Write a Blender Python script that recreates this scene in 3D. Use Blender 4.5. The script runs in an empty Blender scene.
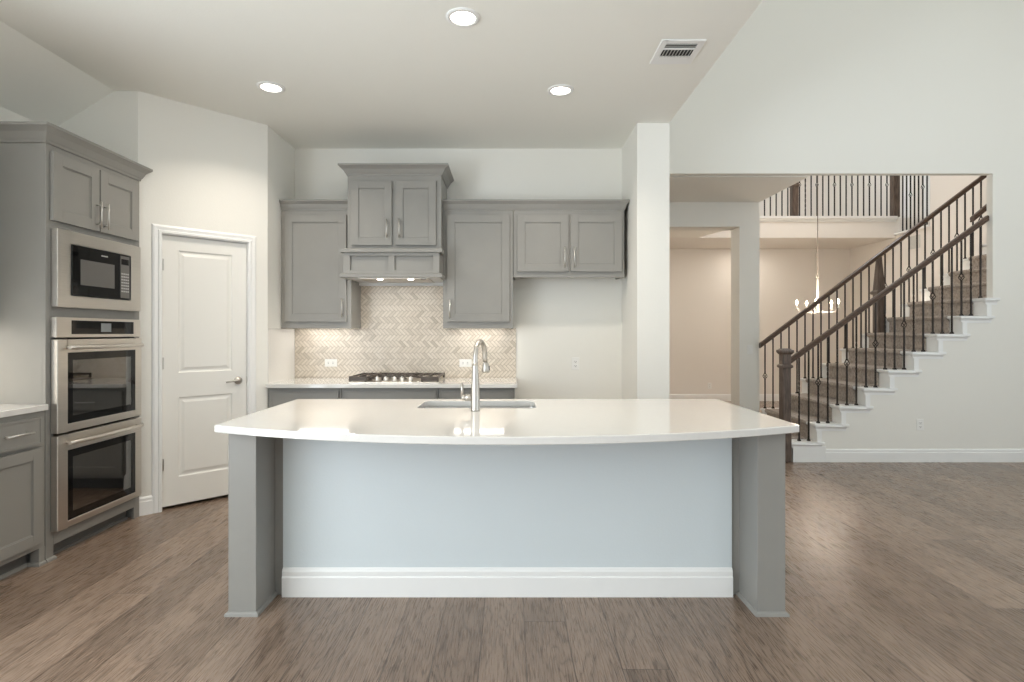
import bpy, bmesh, math, random
from mathutils import Vector, Matrix

random.seed(7)
PI = math.pi
S = bpy.context.scene
COL = S.collection

# ------------------------------------------------------------------ camera, world, light, exposure
F = 560.0
CAM_H = 1.335
cam_d = bpy.data.cameras.new('camera')
cam_d.sensor_width = 36.0
cam_d.sensor_fit = 'HORIZONTAL'
cam_d.lens = F / 1024 * 36.0
cam_d.shift_x = (512 - 509) / 1024
cam_d.shift_y = -(341 - 333) / 1024
cam_d.clip_start = 0.05
cam = bpy.data.objects.new('camera', cam_d)
COL.objects.link(cam)
cam.location = (0, 0, CAM_H)
cam.rotation_euler = (PI / 2, 0, 0)
S.camera = cam

S.view_settings.view_transform = 'Standard'
S.view_settings.look = 'None'
S.view_settings.gamma = 1.0
S.view_settings.use_curve_mapping = False
S.view_settings.exposure = 0.0

world = bpy.data.worlds.new('daylight')
S.world = world
world.use_nodes = True
bg = world.node_tree.nodes['Background']
bg.inputs[0].default_value = (0.80, 0.90, 1.0, 1)
bg.inputs[1].default_value = 1.0

S.cycles.max_bounces = 10
S.cycles.diffuse_bounces = 6
S.cycles.glossy_bounces = 5
S.cycles.caustics_reflective = False
S.cycles.caustics_refractive = False
S.cycles.sample_clamp_indirect = 4.0


def area_light(name, loc, rot, sx, sy, power, color=(1, 1, 1), spread=PI, parent=None, shape='RECTANGLE'):
    d = bpy.data.lights.new(name, 'AREA')
    d.shape = shape
    d.size = sx
    d.size_y = sy
    d.energy = power
    d.color = color
    d.spread = spread
    o = bpy.data.objects.new(name, d)
    COL.objects.link(o)
    o.location = loc
    o.rotation_euler = rot
    if parent:
        o.parent = parent
    return o


DAY = (0.86, 0.94, 1.0)
WARM = (1.0, 0.90, 0.78)
SOFT = (1.0, 0.93, 0.84)
# daylight through the three windows of the rear wall and the one in the right wall
WIN_REAR = [(-2.3, -0.5), (0.0, 1.8), (2.6, 6.2)]
WIN_TOP = [2.6, 2.6, 4.6]
for (a, b), t, p in zip(WIN_REAR, WIN_TOP, (5, 5, 26)):
    area_light('window_daylight', ((a + b) / 2, -4.02, (0.5 + t) / 2), (PI / 2, 0, 0), b - a, t - 0.5, p, DAY)
area_light('window_daylight', (7.02, 1.4, 2.4), (0, PI / 2, 0), 3.4, 3.4, 58, DAY)
WIN_LEFT = [(-3.5, -1.2), (-0.8, 1.6)]
for a, b in WIN_LEFT:
    area_light('window_daylight', (-3.35, (a + b) / 2, 1.4), (0, -PI / 2, 0), 2.3, b - a, 100, DAY)
# upward fill lights added outside those windows to brighten the ceiling
area_light('upward_fill_light', (-6.3, -1.0, 0.02), (PI, 0, 0), 5.0, 7.0, 800, DAY)
area_light('upward_fill_light', (1.5, -7.0, 0.02), (PI, 0, 0), 11.0, 5.0, 340, DAY)
area_light('upward_fill_light', (10.8, 1.4, 0.02), (PI, 0, 0), 7.0, 7.0, 900, DAY)


# ------------------------------------------------------------------ materials
def lin(c):
    def f(v):
        v /= 255.0
        return v / 12.92 if v <= 0.04045 else ((v + 0.055) / 1.055) ** 2.4
    return (f(c[0]), f(c[1]), f(c[2]), 1.0)


def new_mat(name):
    m = bpy.data.materials.new(name)
    m.use_nodes = True
    nt = m.node_tree
    b = nt.nodes['Principled BSDF']
    return m, nt, b


def plain(name, rgb, rough=0.5, metal=0.0, bump=0.0, bscale=200.0, var=0.0, vscale=3.0, coat=0.0, spec=None):
    """Principled surface with optional fine noise bump and slight colour variation."""
    m, nt, b = new_mat(name)
    c = lin(rgb)
    b.inputs['Base Color'].default_value = c
    b.inputs['Roughness'].default_value = rough
    b.inputs['Metallic'].default_value = metal
    if spec is not None:
        b.inputs['Specular IOR Level'].default_value = spec
    if coat:
        b.inputs['Coat Weight'].default_value = coat
        b.inputs['Coat Roughness'].default_value = 0.05
    tc = nt.nodes.new('ShaderNodeTexCoord')
    if var:
        n = nt.nodes.new('ShaderNodeTexNoise')
        n.inputs['Scale'].default_value = vscale
        n.inputs['Detail'].default_value = 4
        nt.links.new(tc.outputs['Object'], n.inputs['Vector'])
        r = nt.nodes.new('ShaderNodeValToRGB')
        r.color_ramp.elements[0].position = 0.3
        r.color_ramp.elements[1].position = 0.7
        r.color_ramp.elements[0].color = tuple(min(1, v * (1 - var)) for v in c[:3]) + (1,)
        r.color_ramp.elements[1].color = tuple(min(1, v * (1 + var)) for v in c[:3]) + (1,)
        nt.links.new(n.outputs['Fac'], r.inputs['Fac'])
        nt.links.new(r.outputs['Color'], b.inputs['Base Color'])
    if bump:
        n = nt.nodes.new('ShaderNodeTexNoise')
        n.inputs['Scale'].default_value = bscale
        n.inputs['Detail'].default_value = 2
        nt.links.new(tc.outputs['Object'], n.inputs['Vector'])
        bp = nt.nodes.new('ShaderNodeBump')
        bp.inputs['Strength'].default_value = bump
        bp.inputs['Distance'].default_value = 0.004
        nt.links.new(n.outputs['Fac'], bp.inputs['Height'])
        nt.links.new(bp.outputs['Normal'], b.inputs['Normal'])
    return m


def emitter(name, rgb, strength):
    m, nt, b = new_mat(name)
    b.inputs['Base Color'].default_value = (0.9, 0.9, 0.9, 1)
    b.inputs['Emission Color'].default_value = lin(rgb)
    b.inputs['Emission Strength'].default_value = strength
    return m


M = {}
M['wall'] = plain('wall_paint', (236, 234, 227), 0.65, bump=0.12, bscale=90)
M['island'] = plain('cool_white_island_paint', (212, 220, 223), 0.6, bump=0.12, bscale=90)
M['hall'] = plain('hall_paint', (234, 229, 222), 0.65, bump=0.12, bscale=90)
M['ceil'] = plain('ceiling_paint', (244, 243, 236), 0.8, bump=0.2, bscale=70)
M['trim'] = plain('white_trim_enamel', (240, 240, 238), 0.35)
M['door'] = plain('door_enamel', (236, 234, 228), 0.38)
M['cab'] = plain('grey_cabinet_lacquer', (145, 143, 138), 0.4, var=0.02, vscale=6)
M['cabdark'] = plain('toe_kick_grey', (104, 103, 101), 0.55)
M['quartz'] = plain('white_quartz', (224, 222, 218), 0.07, var=0.012, vscale=60, coat=0.3)
M['nickel'] = plain('brushed_nickel', (196, 191, 184), 0.33, metal=1.0)
M['chrome'] = plain('satin_chrome', (214, 212, 208), 0.36, metal=1.0)
M['blackglass'] = plain('black_glass', (6, 6, 7), 0.05, spec=0.45)
M['black'] = plain('black_plastic', (22, 22, 23), 0.4)
M['keypad'] = plain('keypad_grey', (98, 96, 93), 0.3)
M['lightgrey'] = plain('light_grey_marking', (190, 190, 188), 0.5)
M['display'] = plain('display_grey', (132, 136, 138), 0.2)
M['iron'] = plain('cast_iron', (82, 73, 66), 0.4, bump=0.2, bscale=300)
M['baluster'] = plain('wrought_iron_bronze', (44, 38, 35), 0.4, metal=0.6)
M['plastic'] = plain('white_plastic', (238, 237, 233), 0.35)
M['slot'] = plain('dark_slot', (40, 40, 40), 0.6)
M['grille'] = plain('grille_grey', (206, 206, 200), 0.5)
M['cavity'] = plain('oven_enamel', (120, 100, 86), 0.3, spec=0.6)
M['rack'] = plain('rack_steel', (200, 190, 175), 0.25, metal=1.0)
M['grout'] = plain('grout', (164, 152, 136), 0.85)
M['bulb'] = emitter('bulb_glow', (255, 226, 190), 40.0)
M['lamp'] = emitter('downlight_glow', (255, 246, 232), 9.0)
M['led'] = emitter('led_glow', (255, 250, 240), 1.6)
M['rod'] = plain('dull_bronze_rod', (104, 96, 88), 0.5)
M['chand'] = plain('antique_white_metal', (230, 224, 214), 0.45, metal=0.0)


def steel_mat():
    m, nt, b = new_mat('stainless_steel')
    b.inputs['Metallic'].default_value = 1.0
    b.inputs['Roughness'].default_value = 0.33
    tc = nt.nodes.new('ShaderNodeTexCoord')
    mp = nt.nodes.new('ShaderNodeMapping')
    mp.inputs['Scale'].default_value = (1.5, 1.5, 260)
    n = nt.nodes.new('ShaderNodeTexNoise')
    n.inputs['Scale'].default_value = 4
    r = nt.nodes.new('ShaderNodeValToRGB')
    r.color_ramp.elements[0].color = lin((208, 202, 194))
    r.color_ramp.elements[1].color = lin((234, 228, 220))
    nt.links.new(tc.outputs['Object'], mp.inputs['Vector'])
    nt.links.new(mp.outputs['Vector'], n.inputs['Vector'])
    nt.links.new(n.outputs['Fac'], r.inputs['Fac'])
    nt.links.new(r.outputs['Color'], b.inputs['Base Color'])
    return m


M['steel'] = steel_mat()


def glass_mat():
    m = bpy.data.materials.new('tinted_oven_glass')
    m.use_nodes = True
    nt = m.node_tree
    nt.nodes.clear()
    out = nt.nodes.new('ShaderNodeOutputMaterial')
    mix = nt.nodes.new('ShaderNodeMixShader')
    fr = nt.nodes.new('ShaderNodeFresnel')
    fr.inputs['IOR'].default_value = 2.7
    tr = nt.nodes.new('ShaderNodeBsdfTransparent')
    tr.inputs['Color'].default_value = (0.78, 0.74, 0.70, 1)
    gl = nt.nodes.new('ShaderNodeBsdfGlossy')
    gl.inputs['Roughness'].default_value = 0.02
    gl.inputs['Color'].default_value = (0.9, 0.88, 0.86, 1)
    nt.links.new(fr.outputs[0], mix.inputs[0])
    nt.links.new(tr.outputs[0], mix.inputs[1])
    nt.links.new(gl.outputs[0], mix.inputs[2])
    nt.links.new(mix.outputs[0], out.inputs[0])
    return m


M['glass'] = glass_mat()


def pane_mat():
    m = bpy.data.materials.new('window_glass')
    m.use_nodes = True
    nt = m.node_tree
    nt.nodes.clear()
    out = nt.nodes.new('ShaderNodeOutputMaterial')
    mix = nt.nodes.new('ShaderNodeMixShader')
    mix.inputs[0].default_value = 0.06
    tr = nt.nodes.new('ShaderNodeBsdfTransparent')
    gl = nt.nodes.new('ShaderNodeBsdfGlossy')
    gl.inputs['Roughness'].default_value = 0.02
    nt.links.new(tr.outputs[0], mix.inputs[1])
    nt.links.new(gl.outputs[0], mix.inputs[2])
    nt.links.new(mix.outputs[0], out.inputs[0])
    return m


M['pane'] = pane_mat()


def floor_mat():
    m, nt, b = new_mat('oak_plank_floor')
    L = nt.links

    def math_n(op, a, bb=None, c=None):
        n = nt.nodes.new('ShaderNodeMath')
        n.operation = op
        for i, v in enumerate((a, bb, c)):
            if v is None:
                continue
            if isinstance(v, (int, float)):
                n.inputs[i].default_value = v
            else:
                L.new(v, n.inputs[i])
        return n.outputs[0]

    geo = nt.nodes.new('ShaderNodeNewGeometry')
    sep = nt.nodes.new('ShaderNodeSeparateXYZ')
    L.new(geo.outputs['Position'], sep.inputs[0])
    X, Y = sep.outputs[0], sep.outputs[1]
    PW, PL = 0.19, 1.75
    u = math_n('DIVIDE', math_n('ADD', X, 20.07), PW)
    row = math_n('FLOOR', u)
    fu = math_n('FRACT', u)
    wn = nt.nodes.new('ShaderNodeTexWhiteNoise')
    wn.noise_dimensions = '1D'
    L.new(row, wn.inputs['W'])
    v = math_n('DIVIDE', math_n('ADD', math_n('ADD', Y, 40.0), math_n('MULTIPLY', wn.outputs['Value'], PL * 3)), PL)
    col = math_n('FLOOR', v)
    fv = math_n('FRACT', v)
    cmb = nt.nodes.new('ShaderNodeCombineXYZ')
    L.new(row, cmb.inputs[0])
    L.new(col, cmb.inputs[1])
    wid = nt.nodes.new('ShaderNodeTexWhiteNoise')
    wid.noise_dimensions = '2D'
    L.new(cmb.outputs[0], wid.inputs['Vector'])
    idv = wid.outputs['Value']
    # grain coordinates, shifted per plank
    gx = math_n('ADD', math_n('MULTIPLY', X, 1.0), math_n('MULTIPLY', idv, 37.0))
    gy = math_n('ADD', Y, math_n('MULTIPLY', idv, 91.0))
    c1 = nt.nodes.new('ShaderNodeCombineXYZ')
    L.new(math_n('MULTIPLY', gx, 7.5), c1.inputs[0])
    L.new(math_n('MULTIPLY', gy, 1.0), c1.inputs[1])
    # broad cathedral figure
    w = nt.nodes.new('ShaderNodeTexNoise')
    w.inputs['Scale'].default_value = 1.0
    w.inputs['Detail'].default_value = 3.0
    w.inputs['Distortion'].default_value = 0.6
    L.new(c1.outputs[0], w.inputs['Vector'])
    rings = math_n('FRACT', math_n('MULTIPLY', w.outputs['Fac'], 15.0))
    rings = math_n('MULTIPLY', math_n('ABSOLUTE', math_n('SUBTRACT', rings, 0.5)), 2.0)
    rings = math_n('SUBTRACT', 1.0, math_n('POWER', rings, 3.0))
    # fine pores
    c2 = nt.nodes.new('ShaderNodeCombineXYZ')
    L.new(math_n('MULTIPLY', gx, 190.0), c2.inputs[0])
    L.new(math_n('MULTIPLY', gy, 8.0), c2.inputs[1])
    n2 = nt.nodes.new('ShaderNodeTexNoise')
    n2.inputs['Scale'].default_value = 1.0
    n2.inputs['Detail'].default_value = 3.0
    L.new(c2.outputs[0], n2.inputs['Vector'])
    # soft blotches
    c3 = nt.nodes.new('ShaderNodeCombineXYZ')
    L.new(math_n('MULTIPLY', gx, 6.0), c3.inputs[0])
    L.new(math_n('MULTIPLY', gy, 1.6), c3.inputs[1])
    n3 = nt.nodes.new('ShaderNodeTexNoise')
    n3.inputs['Scale'].default_value = 1.0
    L.new(c3.outputs[0], n3.inputs['Vector'])
    val = math_n('ADD', math_n('MULTIPLY', rings, 0.18), math_n('MULTIPLY', n2.outputs['Fac'], 0.42))
    val = math_n('ADD', val, math_n('MULTIPLY', n3.outputs['Fac'], 0.18))
    val = math_n('ADD', val, math_n('MULTIPLY', math_n('SUBTRACT', idv, 0.5), 0.14))
    ramp = nt.nodes.new('ShaderNodeValToRGB')
    e = ramp.color_ramp.elements
    e[0].position, e[0].color = 0.27, lin((100, 83, 70))
    e[1].position, e[1].color = 0.62, lin((158, 136, 119))
    L.new(val, ramp.inputs['Fac'])
    # joints between planks
    ju = math_n('MULTIPLY', math_n('MINIMUM', fu, math_n('SUBTRACT', 1.0, fu)), PW)
    jv = math_n('MULTIPLY', math_n('MINIMUM', fv, math_n('SUBTRACT', 1.0, fv)), PL)
    j = math_n('MINIMUM', ju, jv)
    jm = math_n('LESS_THAN', j, 0.0024)
    mx = nt.nodes.new('ShaderNodeMix')
    mx.data_type = 'RGBA'
    L.new(math_n('MULTIPLY', jm, 0.8), mx.inputs[0])
    L.new(ramp.outputs['Color'], mx.inputs[6])
    mx.inputs[7].default_value = lin((74, 60, 51))
    L.new(mx.outputs[2], b.inputs['Base Color'])
    rr = math_n('ADD', math_n('MULTIPLY', n2.outputs['Fac'], 0.12), 0.22)
    L.new(rr, b.inputs['Roughness'])
    bp = nt.nodes.new('ShaderNodeBump')
    bp.inputs['Strength'].default_value = 0.25
    bp.inputs['Distance'].default_value = 0.002
    h = math_n('SUBTRACT', n2.outputs['Fac'], math_n('MULTIPLY', jm, 1.2))
    L.new(h, bp.inputs['Height'])
    L.new(bp.outputs['Normal'], b.inputs['Normal'])
    return m


M['floor'] = floor_mat()


def wood_mat(name, a, bcol, axis=(1, 14, 14)):
    m, nt, b = new_mat(name)
    tc = nt.nodes.new('ShaderNodeTexCoord')
    mp = nt.nodes.new('ShaderNodeMapping')
    mp.inputs['Scale'].default_value = axis
    n = nt.nodes.new('ShaderNodeTexNoise')
    n.inputs['Scale'].default_value = 5
    n.inputs['Detail'].default_value = 4
    r = nt.nodes.new('ShaderNodeValToRGB')
    r.color_ramp.elements[0].position = 0.3
    r.color_ramp.elements[1].position = 0.7
    r.color_ramp.elements[0].color = lin(a)
    r.color_ramp.elements[1].color = lin(bcol)
    nt.links.new(tc.outputs['Object'], mp.inputs['Vector'])
    nt.links.new(mp.outputs['Vector'], n.inputs['Vector'])
    nt.links.new(n.outputs['Fac'], r.inputs['Fac'])
    nt.links.new(r.outputs['Color'], b.inputs['Base Color'])
    b.inputs['Roughness'].default_value = 0.38
    return m


M['railwood'] = wood_mat('stained_rail_wood', (62, 46, 38), (98, 76, 62), (3, 14, 14))
M['postwood'] = wood_mat('stained_post_wood', (66, 54, 47), (112, 96, 85), (14, 14, 1.5))


def carpet_mat():
    m, nt, b = new_mat('taupe_carpet')
    tc = nt.nodes.new('ShaderNodeTexCoord')
    n = nt.nodes.new('ShaderNodeTexNoise')
    n.inputs['Scale'].default_value = 38
    n.inputs['Detail'].default_value = 5
    n.inputs['Roughness'].default_value = 0.7
    r = nt.nodes.new('ShaderNodeValToRGB')
    r.color_ramp.elements[0].position = 0.32
    r.color_ramp.elements[1].position = 0.68
    r.color_ramp.elements[0].color = lin((142, 131, 121))
    r.color_ramp.elements[1].color = lin((200, 189, 179))
    nt.links.new(tc.outputs['Object'], n.inputs['Vector'])
    nt.links.new(n.outputs['Fac'], r.inputs['Fac'])
    nt.links.new(r.outputs['Color'], b.inputs['Base Color'])
    b.inputs['Roughness'].default_value = 0.95
    bp = nt.nodes.new('ShaderNodeBump')
    bp.inputs['Strength'].default_value = 0.6
    bp.inputs['Distance'].default_value = 0.01
    nt.links.new(n.outputs['Fac'], bp.inputs['Height'])
    nt.links.new(bp.outputs['Normal'], b.inputs['Normal'])
    return m


M['carpet'] = carpet_mat()


def tile_mat():
    m, nt, b = new_mat('marble_herringbone_tile')
    geo = nt.nodes.new('ShaderNodeNewGeometry')
    r = nt.nodes.new('ShaderNodeValToRGB')
    cr = r.color_ramp
    cr.elements[0].position, cr.elements[0].color = 0.0, lin((198, 187, 171))
    cr.elements[1].position, cr.elements[1].color = 1.0, lin((226, 216, 202))
    e = cr.elements.new(0.10)
    e.color = lin((210, 199, 184))
    e = cr.elements.new(0.35)
    e.color = lin((219, 208, 193))
    nt.links.new(geo.outputs['Random Per Island'], r.inputs['Fac'])
    nt.links.new(r.outputs['Color'], b.inputs['Base Color'])
    b.inputs['Roughness'].default_value = 0.25
    return m


M['tile'] = tile_mat()


# ------------------------------------------------------------------ mesh building
class MB:
    def __init__(self):
        self.v, self.f, self.sm = [], [], []

    def add(self, vs, fs, smooth=False):
        o = len(self.v)
        self.v += [tuple(p) for p in vs]
        self.f += [tuple(i + o for i in f) for f in fs]
        self.sm += [smooth] * len(fs)
        return self

    def box(self, x0, x1, y0, y1, z0, z1):
        vs = [(x, y, z) for x in (x0, x1) for y in (y0, y1) for z in (z0, z1)]
        fs = [(0, 1, 3, 2), (4, 6, 7, 5), (0, 4, 5, 1), (2, 3, 7, 6), (0, 2, 6, 4), (1, 5, 7, 3)]
        return self.add(vs, fs)

    def prism(self, poly, axis, a, b):
        """poly: 2-D points; axis 'x': (y,z), 'y': (x,z), 'z': (x,y)"""
        def mk(p, t):
            return {'x': (t, p[0], p[1]), 'y': (p[0], t, p[1]), 'z': (p[0], p[1], t)}[axis]
        n = len(poly)
        vs = [mk(p, a) for p in poly] + [mk(p, b) for p in poly]
        fs = [tuple(range(n)), tuple(range(2 * n - 1, n - 1, -1))]
        fs += [(i, (i + 1) % n, n + (i + 1) % n, n + i) for i in range(n)]
        return self.add(vs, fs)

    def lathe(self, prof, c=(0, 0, 0), n=24, smooth=True, M4=None):
        vs, fs = [], []
        k = len(prof)
        for i in range(n):
            a = 2 * PI * i / n
            for r, z in prof:
                p = Vector((r * math.cos(a), r * math.sin(a), z))
                if M4 is not None:
                    p = M4 @ p
                vs.append((p.x + c[0], p.y + c[1], p.z + c[2]))
        for i in range(n):
            j = (i + 1) % n
            for q in range(k - 1):
                fs.append((i * k + q, j * k + q, j * k + q + 1, i * k + q + 1))
        self.add(vs, fs, smooth)
        if prof[0][0] > 1e-6:
            self.add([vs[i * k] for i in range(n)], [tuple(range(n))])
        if prof[-1][0] > 1e-6:
            self.add([vs[i * k + k - 1] for i in range(n)], [tuple(range(n))])
        return self

    def tube(self, pts, r, n=10, smooth=True):
        pts = [Vector(p) for p in pts]
        rs = r if isinstance(r, (list, tuple)) else [r] * len(pts)
        vs, fs = [], []
        t0 = (pts[1] - pts[0]).normalized()
        up = Vector((0, 0, 1)) if abs(t0.z) < 0.9 else Vector((1, 0, 0))
        nrm = t0.cross(up).normalized()
        for i, p in enumerate(pts):
            if i == 0:
                t = t0
            elif i == len(pts) - 1:
                t = (pts[-1] - pts[-2]).normalized()
            else:
                t = ((pts[i + 1] - p).normalized() + (p - pts[i - 1]).normalized()).normalized()
            nrm = (nrm - t * nrm.dot(t)).normalized()
            bn = t.cross(nrm)
            for k in range(n):
                a = 2 * PI * k / n
                vs.append(p + (nrm * math.cos(a) + bn * math.sin(a)) * rs[i])
        for i in range(len(pts) - 1):
            for k in range(n):
                j = (k + 1) % n
                fs.append((i * n + k, i * n + j, (i + 1) * n + j, (i + 1) * n + k))
        self.add(vs, fs, smooth)
        self.add(vs[:n], [tuple(range(n))])
        self.add(vs[-n:], [tuple(range(n))])
        return self

    def sweep(self, path, prof, z=0.0):
        """Profile (out, z) swept along a flat path with mitred corners; out is to the right of travel."""
        P = [Vector((p[0], p[1])) for p in path]
        n, k = len(P), len(prof)
        vs, fs = [], []
        for i in range(n):
            def nr(a, b):
                d = (b - a).normalized()
                return Vector((d.y, -d.x))
            if i == 0:
                m = nr(P[0], P[1])
            elif i == n - 1:
                m = nr(P[-2], P[-1])
            else:
                a, b = nr(P[i - 1], P[i]), nr(P[i], P[i + 1])
                m = (a + b)
                m = m / max(1e-6, m.dot(a))
            for o, h in prof:
                vs.append((P[i].x + m.x * o, P[i].y + m.y * o, z + h))
        for i in range(n - 1):
            for q in range(k):
                w = (q + 1) % k
                fs.append((i * k + q, i * k + w, (i + 1) * k + w, (i + 1) * k + q))
        fs.append(tuple(range(k)))
        fs.append(tuple(range((n - 1) * k, n * k)))
        return self.add(vs, fs)

    def frame(self, x0, x1, z0, z1, w, y0, y1, wt=None, wb=None):
        """Rectangular ring in the XZ plane."""
        wt = w if wt is None else wt
        wb = w if wb is None else wb
        self.box(x0, x0 + w, y0, y1, z0, z1)
        self.box(x1 - w, x1, y0, y1, z0, z1)
        self.box(x0 + w, x1 - w, y0, y1, z1 - wt, z1)
        self.box(x0 + w, x1 - w, y0, y1, z0, z0 + wb)
        return self


WORLD = {}


def wm(o):
    return WORLD.get(o.name, Matrix.Identity(4)) if o else Matrix.Identity(4)


def obj(name, mb, mat, parent=None, local=False, bevel=0.0, seg=1):
    """Links one mesh object; vertices are in world space unless local is set."""
    me = bpy.data.meshes.new(name)
    inv = Matrix.Identity(4) if (local or parent is None) else wm(parent).inverted()
    me.from_pydata([tuple(inv @ Vector(p)) for p in mb.v], [], mb.f)
    me.polygons.foreach_set('use_smooth', mb.sm)
    bm = bmesh.new()
    bm.from_mesh(me)
    bmesh.ops.remove_doubles(bm, verts=bm.verts, dist=1e-6)
    bmesh.ops.recalc_face_normals(bm, faces=bm.faces)
    bm.to_mesh(me)
    bm.free()
    me.materials.append(M[mat] if isinstance(mat, str) else mat)
    o = bpy.data.objects.new(name, me)
    COL.objects.link(o)
    if parent is not None:
        o.parent = parent
        WORLD[o.name] = wm(parent)
    if bevel:
        md = o.modifiers.new('edge', 'BEVEL')
        md.width = bevel
        md.segments = seg
        md.limit_method = 'ANGLE'
        md.angle_limit = 0.6
        md.harden_normals = False
    return o


def thing(name, label, cat, loc=(0, 0, 0), rz=0.0, group=None):
    o = bpy.data.objects.new(name, None)
    o.empty_display_size = 0.1
    COL.objects.link(o)
    o.location = loc
    o.rotation_euler = (0, 0, rz)
    WORLD[o.name] = Matrix.Translation(loc) @ Matrix.Rotation(rz, 4, 'Z')
    return tag(o, label, cat, group)


def tag(o, label, cat, group=None):
    o['label'] = label
    o['category'] = cat
    if group:
        o['group'] = group
    return o


def struct(name, mb, mat, parent=None, local=False, bevel=0.0):
    o = obj(name, mb, mat, parent, local, bevel)
    if parent is None:
        o['kind'] = 'structure'
    return o


def copy_tree(root, loc, label):
    r = root.copy()
    COL.objects.link(r)
    r.location = loc
    r['label'] = label
    for ch in list(root.children):
        c = ch.copy()
        COL.objects.link(c)
        c.parent = r
        for g in list(ch.children):
            d = g.copy()
            COL.objects.link(d)
            d.parent = c
    return r


# ------------------------------------------------------------------ the room shell
CEIL = 3.10          # kitchen ceiling
HI = 5.6             # tall rooms
YB = 5.36            # kitchen back wall
YF = 5.80            # wall with the wide opening
OPX = 5.01           # right jamb of the opening
HEAD = 2.987          # underside of the wide opening
YP = 7.08            # hall portal wall
struct('floor', MB().box(-3.5, 8.7, -4.3, 11.1, -0.1, 0), 'floor')
struct('ceiling_kitchen', MB().box(-2.876, 1.345, -4.1, 5.5, CEIL, CEIL + 0.15), 'ceil')
struct('ceiling_slope', MB().prism([(-2.876, 3.10), (-3.5, 2.714), (-3.5, 2.87), (-2.876, 3.25)], 'y', -4.1, 4.2), 'ceil')
struct('ceiling_living', MB().box(1.2, 7.2, -4.1, 5.95, HI, HI + 0.1), 'ceil')
struct('ceiling_hall_high', MB().box(1.1, 8.7, 5.95, 11.1, HI, HI + 0.1), 'ceil')
# low hall ceiling between the wide opening and the portal, cut back around the stair void
low = [(1.349, 5.93), (3.167, 5.93), (3.167, 7.34), (3.52, 8.85), (3.27, 9.70), (1.349, 9.70)]
struct('ceiling_hall_low', MB().prism(low, 'z', HEAD, HEAD + 0.3), 'wall')

lw = MB()
ys = -4.1
for a, b in WIN_LEFT:
    lw.box(-3.43, -3.33, ys, a, 0, 2.95).box(-3.43, -3.33, a, b, 0, 0.25).box(-3.43, -3.33, a, b, 2.55, 2.95)
    ys = b
lw.box(-3.43, -3.33, ys, 4.2, 0, 2.95)
struct('wall_left', lw, 'wall')
for i, (a, b) in enumerate(WIN_LEFT):
    mb = MB()
    for y0, y1, z0, z1 in ((a, a + .06, .25, 2.55), (b - .06, b, .25, 2.55), (a + .06, b - .06, .25, .31), (a + .06, b - .06, 2.49, 2.55), ((a + b) / 2 - .02, (a + b) / 2 + .02, .31, 2.49)):
        mb.box(-3.42, -3.37, y0, y1, z0, z1)
    wn_ = struct('window_%d' % (i + 5), mb, 'trim')
    obj('window_pane', MB().box(-3.400, -3.394, a + .05, b - .05, .30, 2.50), 'pane', wn_)
# wall the oven cabinet ends against, cut to the slope
struct('wall_pantry_return', MB().prism([(-3.33, 0), (-2.705, 0), (-2.705, 3.10), (-2.876, 3.10), (-3.33, 2.82)], 'y', 4.083, 4.19), 'wall')
DA = math.atan2(0.672, 0.655)
diag = Matrix.Translation((-2.705, 4.083, 0)) @ Matrix.Rotation(DA, 4, 'Z')
DL = 0.938


def xform(mb, mat4):
    mb.v = [tuple(mat4 @ Vector(p)) for p in mb.v]
    return mb


w = MB().box(0, 0.146, 0, 0.1, 0, CEIL).box(0.782, DL, 0, 0.1, 0, CEIL).box(0.146, 0.782, 0, 0.1, 2.085, CEIL)
struct('wall_pantry', xform(w, diag), 'wall')
struct('wall_pantry_left', MB().box(-3.43, -3.33, 4.19, 5.46, 0, 3.2), 'wall')
struct('wall_pantry_back', MB().box(-3.33, -2.17, 5.36, 5.46, 0, 3.2), 'wall')
struct('ceiling_pantry', MB().box(-3.43, -2.876, 4.2, 5.46, 3.10, 3.2), 'ceil')
struct('wall_alcove', MB().box(-2.17, -2.05, 4.755, 5.46, 0, CEIL), 'wall')
struct('wall_back', MB().box(-2.17, 1.078, YB, YB + 0.1, 0, CEIL), 'wall')
struct('wall_wing', MB().box(1.078, 1.349, 4.707, 11.0, 0, HI), 'wall')
struct('wall_upper_kitchen', MB().box(1.2, 1.345, -4.1, 4.707, CEIL + 0.15, HI), 'wall')
# wall with the wide opening
struct('wall_opening', MB().box(1.349, 7.0, YF, YF + 0.075, HEAD, HI).box(OPX, 7.0, YF, YF + 0.075, 0, HEAD), 'wall')
# right side wall of the living room with a large window
struct('wall_right', MB().box(7.0, 7.1, -4.1, -0.3, 0, HI).box(7.0, 7.1, 3.1, 5.95, 0, HI).box(7.0, 7.1, -0.3, 3.1, 0, 0.7).box(7.0, 7.1, -0.3, 3.1, 4.1, HI), 'wall')
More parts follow.
